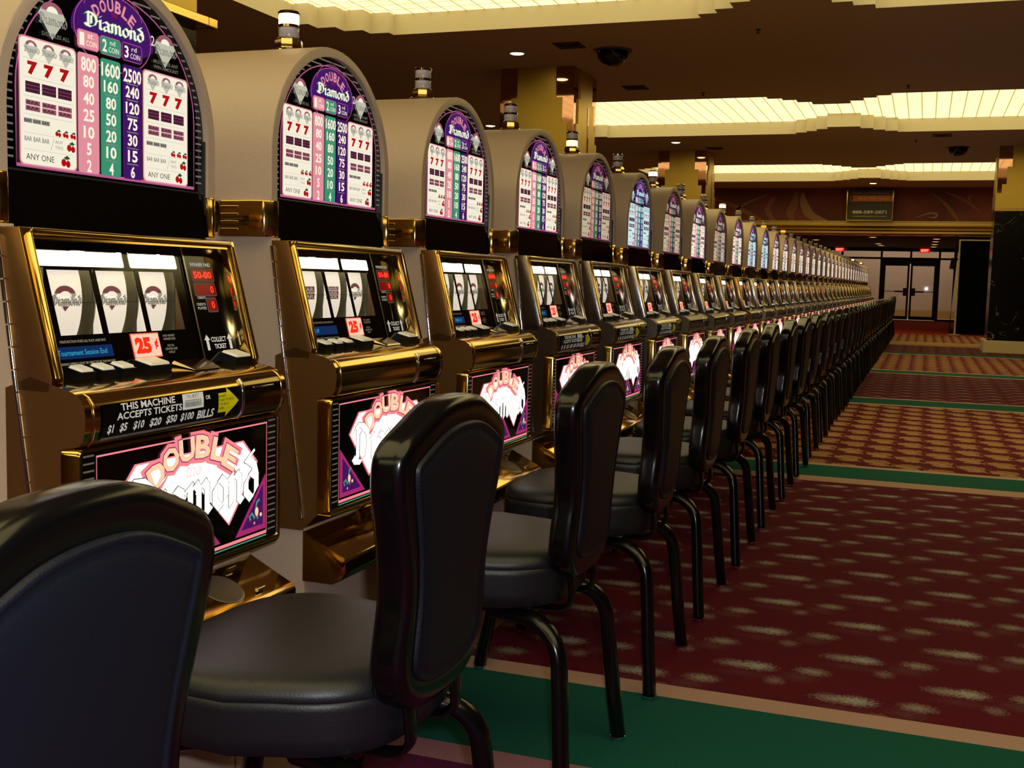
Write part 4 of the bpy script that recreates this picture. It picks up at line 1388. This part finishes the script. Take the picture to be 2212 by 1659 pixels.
    loft(bm, [[deck_pt(0.050, 0.05, 0.0), deck_pt(0.150, 0.05, 0.0), deck_pt(0.140, 0.55, 0.0), deck_pt(0.065, 0.55, 0.0)],
              [deck_pt(0.055, 0.08, 0.006), deck_pt(0.145, 0.08, 0.006), deck_pt(0.135, 0.52, 0.003), deck_pt(0.070, 0.52, 0.003)]])
    finish('ticket_slot', bm, mat('slot_bezel', (0.45, 0.36, 0.24, 1), 0.15, 1.0), root)
    # bill acceptor on the right of the bull-nose
    bm = bmesh.new()
    nose = [(-1.1690, 0.9245), (-1.1617, 0.915), (-1.1592, 0.900), (-1.1597, 0.880), (-1.1637, 0.863), (-1.1715, 0.8535)]
    def strip_on_nose(bm, y0, y1, off, mi=0, i0=0, i1=6):
        rows = []
        for y in (y0, y1):
            rows.append([bm.verts.new((XO + x + off, y, z)) for x, z in nose[i0:i1]])
        for k in range(len(rows[0]) - 1):
            bm.faces.new((rows[0][k], rows[1][k], rows[1][k + 1], rows[0][k + 1])).material_index = mi
    strip_on_nose(bm, 0.136, 0.262, 0.0006, 0)
    tube(bm, [(XO + x + 0.001, 0.130, z) for x, z in nose[0:6]], 0.0042, n=8, mi=1)
    box(bm, XO - 1.1620, XO - 1.1580, 0.165, 0.235, 0.905, 0.909, mi=1, bev=0.001)
    finish('bill_acceptor', bm, [mat('bill_slot_brass', (0.25, 0.19, 0.08, 1), 0.08, 1.0), chrome], root, smooth=60)
    # lower frame and glass
    bm = bmesh.new()
    def ringpts(hw, za, zb, r, x):
        out = []
        for cy_, cz, a_ in ((hw - r, za + r, -90), (hw - r, zb - r, 0), (-hw + r, zb - r, 90), (-hw + r, za + r, 180)):
            for k in range(5):
                t = R(a_ + 22.5 * k)
                out.append((XO + x, cy_ + r * math.cos(t), cz + r * math.sin(t)))
        return out
    loft(bm, [ringpts(0.282, 0.594, 0.849, 0.012, -1.2045), ringpts(0.282, 0.594, 0.849, 0.012, -1.1765), ringpts(0.280, 0.596, 0.847, 0.012, -1.1715), ringpts(0.276, 0.602, 0.8435, 0.008, -1.1705),
              ringpts(0.273, 0.607, 0.842, 0.004, -1.1725), ringpts(0.2715, 0.6085, 0.8415, 0.003, -1.1775)], 0, False, False)
    finish('belly_frame', bm, gold, root, smooth=45)
    b = belly_glass()
    b.parent = root
    # coin tray: sloping lid with a round recess, rounded front
    bm = bmesh.new()
    pr = [(-1.24, 0.560), (-1.232, 0.556), (-1.146, 0.5135), (-1.137, 0.508), (-1.133, 0.500), (-1.134, 0.478), (-1.142, 0.464), (-1.165, 0.452), (-1.24, 0.448)]
    prism(bm, P(pr), -0.279, 0.279, bev=0.002)
    finish_t = finish('coin_tray', bm, brass, root, smooth=38)
    def on_lid(u, s, h):
        x, z = -1.232 + 0.086 * s, 0.556 - 0.0425 * s
        return Vector((XO + x + 0.44 * h, u, z + 0.9 * h))
    bm = bmesh.new()
    L1, L2, L3 = [], [], []
    for k in range(28):
        an = 2 * PI * k / 28
        L1.append(on_lid(0.110 + 0.047 * math.cos(an), 0.5 + 0.44 * math.sin(an), 0.0006))
        L2.append(on_lid(0.110 + 0.044 * math.cos(an), 0.5 + 0.41 * math.sin(an), 0.0016))
        L3.append(on_lid(0.110 + 0.042 * math.cos(an), 0.5 + 0.39 * math.sin(an), 0.0008))
    loft(bm, [L1, L2, L3], 0, False, True)
    finish('ashtray_insert', bm, mat('ashtray_steel', '#8a7a68', 0.35, 0.6), finish_t, smooth=30)
    bm = bmesh.new()
    bm.free()
    for s in (0.12, 0.88):
        bm = bmesh.new()
        tube(bm, [on_lid(0.172, s, 0.004), on_lid(0.196, s, 0.004)], 0.004, n=8)
        finish('lid_pin', bm, chrome, finish_t, smooth=60)
    # chute under the belly frame
    bm = bmesh.new()
    prism(bm, P([(-1.24, 0.60), (-1.20, 0.597), (-1.205, 0.575), (-1.225, 0.560), (-1.24, 0.558)]), -0.03, 0.075, bev=0.003)
    finish('coin_chute', bm, brass, root, smooth=38)
    # lock on the stand
    bm = bmesh.new()
    lathe(bm, [(0.014, 0.0), (0.014, 0.006), (0.009, 0.008), (0.009, 0.014)], 0, 0, 16, axis='x')
    for v in bm.verts:
        v.co = (XO - 1.237 + v.co.x, 0.192 + v.co.y, 0.206 + v.co.z)
    box(bm, XO - 1.226, XO - 1.222, 0.196, 0.204, 0.185, 0.206)
    finish('stand_lock', bm, chrome, root, smooth=40)
    return root

def instruction_label(root):
    a = Art(None, 0.0003)
    nose = [(-1.1610, 0.915), (-1.1585, 0.900), (-1.1590, 0.880), (-1.1632, 0.8625), (-1.1705, 0.8535)]
    seg = [0]
    for p, q in zip(nose, nose[1:]):
        seg.append(seg[-1] + math.hypot(q[0] - p[0], q[1] - p[1]))
    def on_nose(u, v, h):
        s = max(0, min(seg[-1] - 1e-6, 0.915 - v))
        for k in range(len(nose) - 1):
            if s <= seg[k + 1]:
                t = (s - seg[k]) / (seg[k + 1] - seg[k])
                p = (nose[k][0] + (nose[k + 1][0] - nose[k][0]) * t, nose[k][1] + (nose[k + 1][1] - nose[k][1]) * t)
                break
        return (XO + p[0] + 0.0006 + h, u, p[1])
    a.fn = lambda u, v, h: on_nose(u + 0.024, v, h)
    bk, wh = mat('label_black', '#050505', 0.25), mat('label_white', '#e4e4e0', 0.5, 0, '#e4e4e0', 0.12)
    ye = mat('label_yellow', '#d8cc10', 0.5, 0, '#d8cc10', 0.10)
    gy = mat('label_grey', '#7c7c7c', 0.5)
    for k in range(10):
        a.rect(-0.268, 0.100, 0.856 + k * 0.0058, 0.856 + (k + 1) * 0.0058, bk, 0)
    def tl(s, x0, x1, v, h, b=0.02, sh=0.0, m=wh):
        a.text(s, (x0 + x1) / 2, v, x1 - x0, h, m, 1, bold=b, shear=sh)
    tl('THIS MACHINE', -0.226, -0.092, 0.9065, 0.0115)
    tl('ACCEPTS TICKETS', -0.236, -0.074, 0.8925, 0.0115)
    for s, x0, x1 in (('$1', -0.256, -0.242), ('$5', -0.228, -0.211), ('$10', -0.196, -0.170), ('$20', -0.156, -0.127), ('$50', -0.114, -0.086), ('$100', -0.076, -0.040), ('BILLS', -0.030, 0.018)):
        tl(s, x0, x1, 0.8735, 0.0155, 0.03, 0.08)
    for k in range(6):
        a.rect(-0.072, -0.014, 0.886 + k * 0.0045, 0.8905 + k * 0.0045, wh, 1)
    tl('TICKET', -0.062, -0.026, 0.9075, 0.006, 0.01, 0, bk)
    rnd = random.Random(3)
    x = -0.067
    while x < -0.021:
        ww = rnd.choice((0.0008, 0.0012, 0.0018))
        a.rect(x, x + ww, 0.890, 0.902, gy, 2)
        x += ww + rnd.choice((0.0006, 0.0009))
    tl('OR', -0.008, 0.006, 0.902, 0.0075)
    for k in range(12):
        v0, v1 = 0.862 + k * 0.0044, 0.862 + (k + 1) * 0.0044
        e0, e1 = [0.055 + 0.037 * max(0, 1 - abs(v - 0.8884) / 0.0264) for v in (v0, v1)]
        b0 = 0.030 if 0.872 < (v0 + v1) / 2 < 0.905 else 0.055
        a.poly([(b0, v0), (e0, v0), (e1, v1), (b0, v1)], ye, 1)
    for j, s in enumerate(('INSERT', 'CASH TICKETS', 'OR BILLS', 'HERE')):
        a.text(s, 0.032 + len(s) * 0.0018, 0.9005 - 0.0072 * j, len(s) * 0.0036, 0.0042, bk, 2)
    return a.build('instruction_label', root)

ORD = ['', 'first', 'second', 'third', 'fourth', 'fifth', 'sixth', 'seventh', 'eighth', 'ninth', 'tenth', 'eleventh', 'twelfth', 'thirteenth', 'fourteenth', 'fifteenth', 'sixteenth', 'seventeenth', 'eighteenth', 'nineteenth', 'twentieth']
def ordinal(n, total):
    """counted from whichever end of the row is nearer"""
    if n <= 20:
        return ORD[n] + ' from the near end'
    k = total - n + 1
    return (ORD[k] + ' from the far end') if k > 1 else 'last at the far end'
PITCHY, NM = 0.762, 36
SZ = {1: -.002, 2: .009, 3: .014, 4: .021, 5: .021, 6: .014, 7: .010, 8: .003, 9: -.003, 10: -.005}
LAMPS = {2: (1, 'white'), 5: (0, 'amber'), 7: (1, 'white'), 10: (1, 'white'), 13: (0, 'orange'), 15: (1, 'orange'), 31: (1, 'white'), 35: (1, 'white')}
lens_on = {'white': glow('lens_lit_white', '#ffe6c0', 5.0), 'amber': glow('lens_lit_amber', '#ffd080', 4.0), 'orange': glow('lens_lit_orange', '#ff9020', 2.2)}
GL = {6: 'cool', 12: 'cool', 11: 'cool', 5: 'dim', 7: 'dim', 9: 'dim'}
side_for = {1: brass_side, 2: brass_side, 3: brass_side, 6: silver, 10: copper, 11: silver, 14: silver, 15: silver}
proto = make_machine()
def recolour(o, pairs):
    me = o.data.copy()
    for i, m in enumerate(me.materials):
        if m in pairs:
            me.materials[i] = pairs[m]
    o.data = me
def child(o, n, k=0):
    c = [x for x in o.children if x.name.split('.')[0] == n]
    return c[k]
glass_mesh = {'warm': child(proto, 'top_glass').data}
for md in ('cool', 'dim'):
    pairs = dict(zip(ink_set('warm').values(), ink_set(md).values()))
    me = glass_mesh['warm'].copy()
    for i, m in enumerate(me.materials):
        me.materials[i] = pairs.get(m, m)
    glass_mesh[md] = me
bezel2 = mat('aged_brass_front', (0.46, 0.38, 0.27, 1), 0.14, 1.0)
door_mesh = {}
machines = {}
for n in range(NM, 0, -1):
    o = proto if n == 1 else copy_tree(proto)
    o.location = (-XO, n * PITCHY + 0.86, 0)
    dz = SZ.get(n, -.007)
    o.scale = (1, 1, 1 + dz / 1.28)
    machines[n] = o
for n in range(1, NM + 1):
    o = machines[n]
    sm = side_for.get(n, pewter)
    if sm is not brass_side:
        d = child(o, 'door')
        if sm not in door_mesh:
            recolour(d, {brass_side: sm, brass: bezel2})
            door_mesh[sm] = d.data
        d.data = door_mesh[sm]
    if n in GL:
        child(o, 'top_glass').data = glass_mesh[GL[n]]
    lit = ''
    if n in LAMPS:
        k, c = LAMPS[n]
        ls = sorted([x for x in child(o, 'tower_lamp').children], key=lambda x: min(v[2] for v in x.bound_box))
        recolour(ls[k], {MT['frosted_lens']: lens_on[c]})
        ls[k]['label'] = 'lit %s lens' % c
        lit = ', %s lamp lens lit' % ('upper' if k else 'lower')
    if n in (1, 4, 5, 6):
        instruction_label(o)
    extra = ''
    if n > 1:
        md = child(o, 'message_display')
        a = Art(on_panel, 0.0004)
        a.rect(-0.250, -0.095, 0.976, 0.995, glow('message_blue', '#0b2a5c', 0.9), 1)
        if n in (2, 3, 4):
            a.text('GAME UP' if n == 2 else 'PAID 10', -0.200 if n == 2 else -0.14, 0.9855, 0.045, 0.0085, glow('message_text', '#37b8d8', 0.9), 2)
        me_o = a.build('tmp_display')
        md.data = me_o.data
        bpy.data.objects.remove(me_o)
    tone = {'cool': ', with bluish paytable glass', 'dim': ', with dimmer paytable glass'}.get(GL.get(n), '')
    metal = 'brass' if sm is brass_side else ('silver-sided' if sm is silver else ('copper-sided' if sm is copper else 'dark nickel'))
    pos = ordinal(n, NM)
    lab = '%s slot machine, %s' % (metal, pos) if n > 1 else 'large brass round-topped slot machine, nearest in the row'
    tag(o, (lab + lit)[:120], 'slot machine', 'slot machines in the long row')
    if tone and not lit:
        o['label'] = lab + tone

# second machine shows BAR symbols on its first two reels
m2 = machines[2]
rd, rl = MT['reel_rose'], MT['reel_lightgrey']
reels = sorted([x for x in m2.children if x.name.split('.')[0] == 'reel'], key=lambda x: x.bound_box[0][1])
for k, (rows, mt_) in enumerate(((2, MT['reel_rose']), (3, MT['reel_rose']))):
    uc = (-0.206, -0.095)[k] + 0.043
    cxr, czr, rr = XO - 1.449, 1.068, 0.150
    def drum(u, v, h, uc=uc):
        an = (v - czr) / rr
        return (cxr + (rr + h) * math.cos(an), uc + u, czr + (rr + h) * math.sin(an))
    a = Art(drum, 0.0004)
    for j in range(-9, 10):
        a.rect(-0.039, 0.039, czr + j * 0.012 - 0.006, czr + j * 0.012 + 0.006, MT['reel_strip'], 0)
    h = 0.030 / rows
    for j in range(rows):
        z = czr - 0.015 + j * h
        a.rect(-0.028, 0.028, z + 0.0006, z + h - 0.0006, MT['reel_rose'], 1)
        a.text('BAR', 0, z + h / 2, 0.048, h * 0.62, MT['reel_lightgrey'], 2, bold=0.03)
    t_ = a.build('tmp_reel')
    reels[k].data = t_.data
    bpy.data.objects.remove(t_)

# ================================================================== CHAIRS
def backrest_outline(n_side=10):
    half = [(0.0, 0.472), (0.045, 0.473), (0.085, 0.480), (0.120, 0.497), (0.145, 0.525), (0.153, 0.560), (0.150, 0.605), (0.145, 0.650), (0.150, 0.695), (0.163, 0.745), (0.179, 0.795),
            (0.188, 0.835), (0.186, 0.868), (0.170, 0.890), (0.142, 0.905), (0.110, 0.919), (0.080, 0.932), (0.045, 0.940), (0.0, 0.942)]
    sm = catmull([(y * 1.07, z, 0) for y, z in half], 4)
    right = [(p.x, p.y) for p in sm]
    left = [(-y, z) for y, z in reversed(right[1:-1])]
    return right + left
def inset(P, d):
    n = len(P)
    out = []
    for i in range(n):
        a, b = Vector(P[i - 1]), Vector(P[(i + 1) % n])
        t = (b - a).normalized()
        out.append((P[i][0] - t.y * d, P[i][1] + t.x * d))
    return out
def relax(P, k):
    for _ in range(k):
        P = [((P[i - 1][0] + 2 * P[i][0] + P[(i + 1) % len(P)][0]) / 4, (P[i - 1][1] + 2 * P[i][1] + P[(i + 1) % len(P)][1]) / 4) for i in range(len(P))]
    return P
def make_chair():
    root = empty('casino_chair')
    OUT = backrest_outline()
    lean = lambda z: 0.030 * (z - 0.45) / 0.48
    XB = 0.188
    def loop(d, x, s=None):
        P = relax(inset(OUT, d), int(d * 500)) if d else OUT
        if s is not None:
            base = inset(OUT, 0.046)
            P = [(y * s, 0.69 + (z - 0.69) * s) for y, z in base]
        return [(XB + x + lean(z) - 0.10 * y * y, y, z) for y, z in P]
    # glossy outer shell
    bm = bmesh.new()
    loft(bm, [loop(0.046, 0.026), loop(0.034, 0.0285), loop(0.017, 0.0285), loop(0.006, 0.0255), loop(0.001, 0.019), loop(0.0, 0.009), loop(0.0, -0.009), loop(0.001, -0.019), loop(0.006, -0.0245), loop(0.017, -0.027), loop(0.046, -0.024)], 0, True, True)
    sh = finish('backrest_shell', bm, shellm, root, smooth=60)
    # padded panels front and rear, with a piped edge
    bm = bmesh.new()
    for sg in (1, -1):
        L = [loop(0.038, sg * 0.024), loop(0.040, sg * 0.0325), loop(0.0435, sg * 0.0345), loop(0.047, sg * 0.0325), loop(0.051, sg * 0.0300), loop(0.056, sg * 0.0322), loop(0.066, sg * 0.0350)]
        base = relax(inset(OUT, 0.066), 33)
        for s in (0.85, 0.65, 0.45, 0.25, 0.08):
            L.append([(XB + sg * 0.0356 + lean(0.69 + (z - 0.69) * s) - 0.10 * (y * s) ** 2, y * s, 0.69 + (z - 0.69) * s) for y, z in base])
        loft(bm, L, 0, False, True)
    finish('backrest_pad', bm, leather, root, smooth=70)
    # seat cushion: rounded front, tapering to the rear
    bm = bmesh.new()
    def seat_loop(k, z, dz=0.0):
        pts = []
        N_ = 44
        for i in range(N_):
            a = 2 * PI * i / N_
            c, s = math.cos(a), math.sin(a)
            e = 0.62
            x = 0.212 * (abs(c) ** e) * (1 if c > 0 else -1)
            y = (0.232 + (0.012 if x < 0 else -0.035 * x / 0.2)) * (abs(s) ** e) * (1 if s > 0 else -1)
            pts.append((-0.020 + x * k, y * k, z))
        return pts
    loft(bm, [seat_loop(0.55, 0.4230), seat_loop(0.93, 0.4230), seat_loop(0.975, 0.4290), seat_loop(0.99, 0.4550), seat_loop(1.0, 0.4950), seat_loop(1.003, 0.5050), seat_loop(0.990, 0.5080), seat_loop(1.0, 0.5120),
              seat_loop(0.992, 0.5210), seat_loop(0.965, 0.5310), seat_loop(0.92, 0.5375), seat_loop(0.80, 0.5420), seat_loop(0.55, 0.5440), seat_loop(0.25, 0.5430), seat_loop(0.05, 0.5425)])
    finish('seat', bm, leather_seat, root, smooth=60)
    bm = bmesh.new()
    box(bm, -0.17, 0.13, -0.15, 0.15, 0.398, 0.4235, bev=0.004)
    for s in (-1, 1):
        tube(bm, catmull([(0.08, s * 0.085, 0.408), (0.17, s * 0.085, 0.406), (0.200, s * 0.085, 0.425), (0.200, s * 0.085, 0.465), (0.194, s * 0.085, 0.50)], 5), 0.018, 0.007, n=10)
    finish('seat_frame', bm, legm, root, smooth=50)
    for s in (-1, 1):
        for rear in (0, 1):
            bm = bmesh.new()
            if rear:
                P = [(0.03, s * 0.12, 0.395), (0.11, s * 0.145, 0.398), (0.165, s * 0.168, 0.387), (0.202, s * 0.184, 0.345), (0.213, s * 0.193, 0.27), (0.224, s * 0.210, 0.14), (0.236, s * 0.228, 0.014)]
            else:
                P = [(-0.08, s * 0.12, 0.395), (-0.13, s * 0.135, 0.398), (-0.180, s * 0.150, 0.385), (-0.212, s * 0.158, 0.342), (-0.225, s * 0.163, 0.27), (-0.248, s * 0.173, 0.14), (-0.270, s * 0.184, 0.014)]
            tube(bm, catmull(P, 5), 0.0225, 0.018, n=14)
            lg = finish('leg', bm, legm, root, smooth=60)
            bm = bmesh.new()
            lathe(bm, [(0.010, 0.013), (0.0195, 0.012), (0.0195, 0.007), (0.014, 0.003), (0.013, 0.0)], P[-1][0], P[-1][1], 16)
            finish('glide', bm, chrome, lg, smooth=40)
    return root
chair = make_chair()
CXX = -0.885
NC = 37
chairs = {}
for c in range(NC, 0, -1):
    o = chair if c == 1 else copy_tree(chair)
    rz = random.uniform(-1.2, 1.2)
    dx = random.uniform(-0.008, 0.008)
    dy = 0.0
    if c == 1:
        rz, dx, dy = 4.0, 0.03, -0.14
    elif c == 2:
        rz, dx, dy = 0, 0, -0.04
    elif c == 3:
        rz, dx, dy = 0, 0, 0.015
    o.location = (CXX + dx, c * PITCHY + 0.079 + dy, 0)
    o.rotation_euler = (0, 0, R(rz))
    if c == 1:
        lab = 'black leather casino chair nearest the camera, cut by the left edge, turned slightly'
    elif c == 2:
        lab = 'black leather casino chair facing the nearest slot machine, its whole back in view'
    else:
        k = NC - c + 1
        lab = 'black leather casino chair, %s of the line' % (ORD[c] + ' from the camera' if c <= 20 else (ORD[k] + ' from the far end' if k > 1 else 'last at the far end'))
    tag(o, lab, 'chair', 'black chairs lined up along the slot machines')
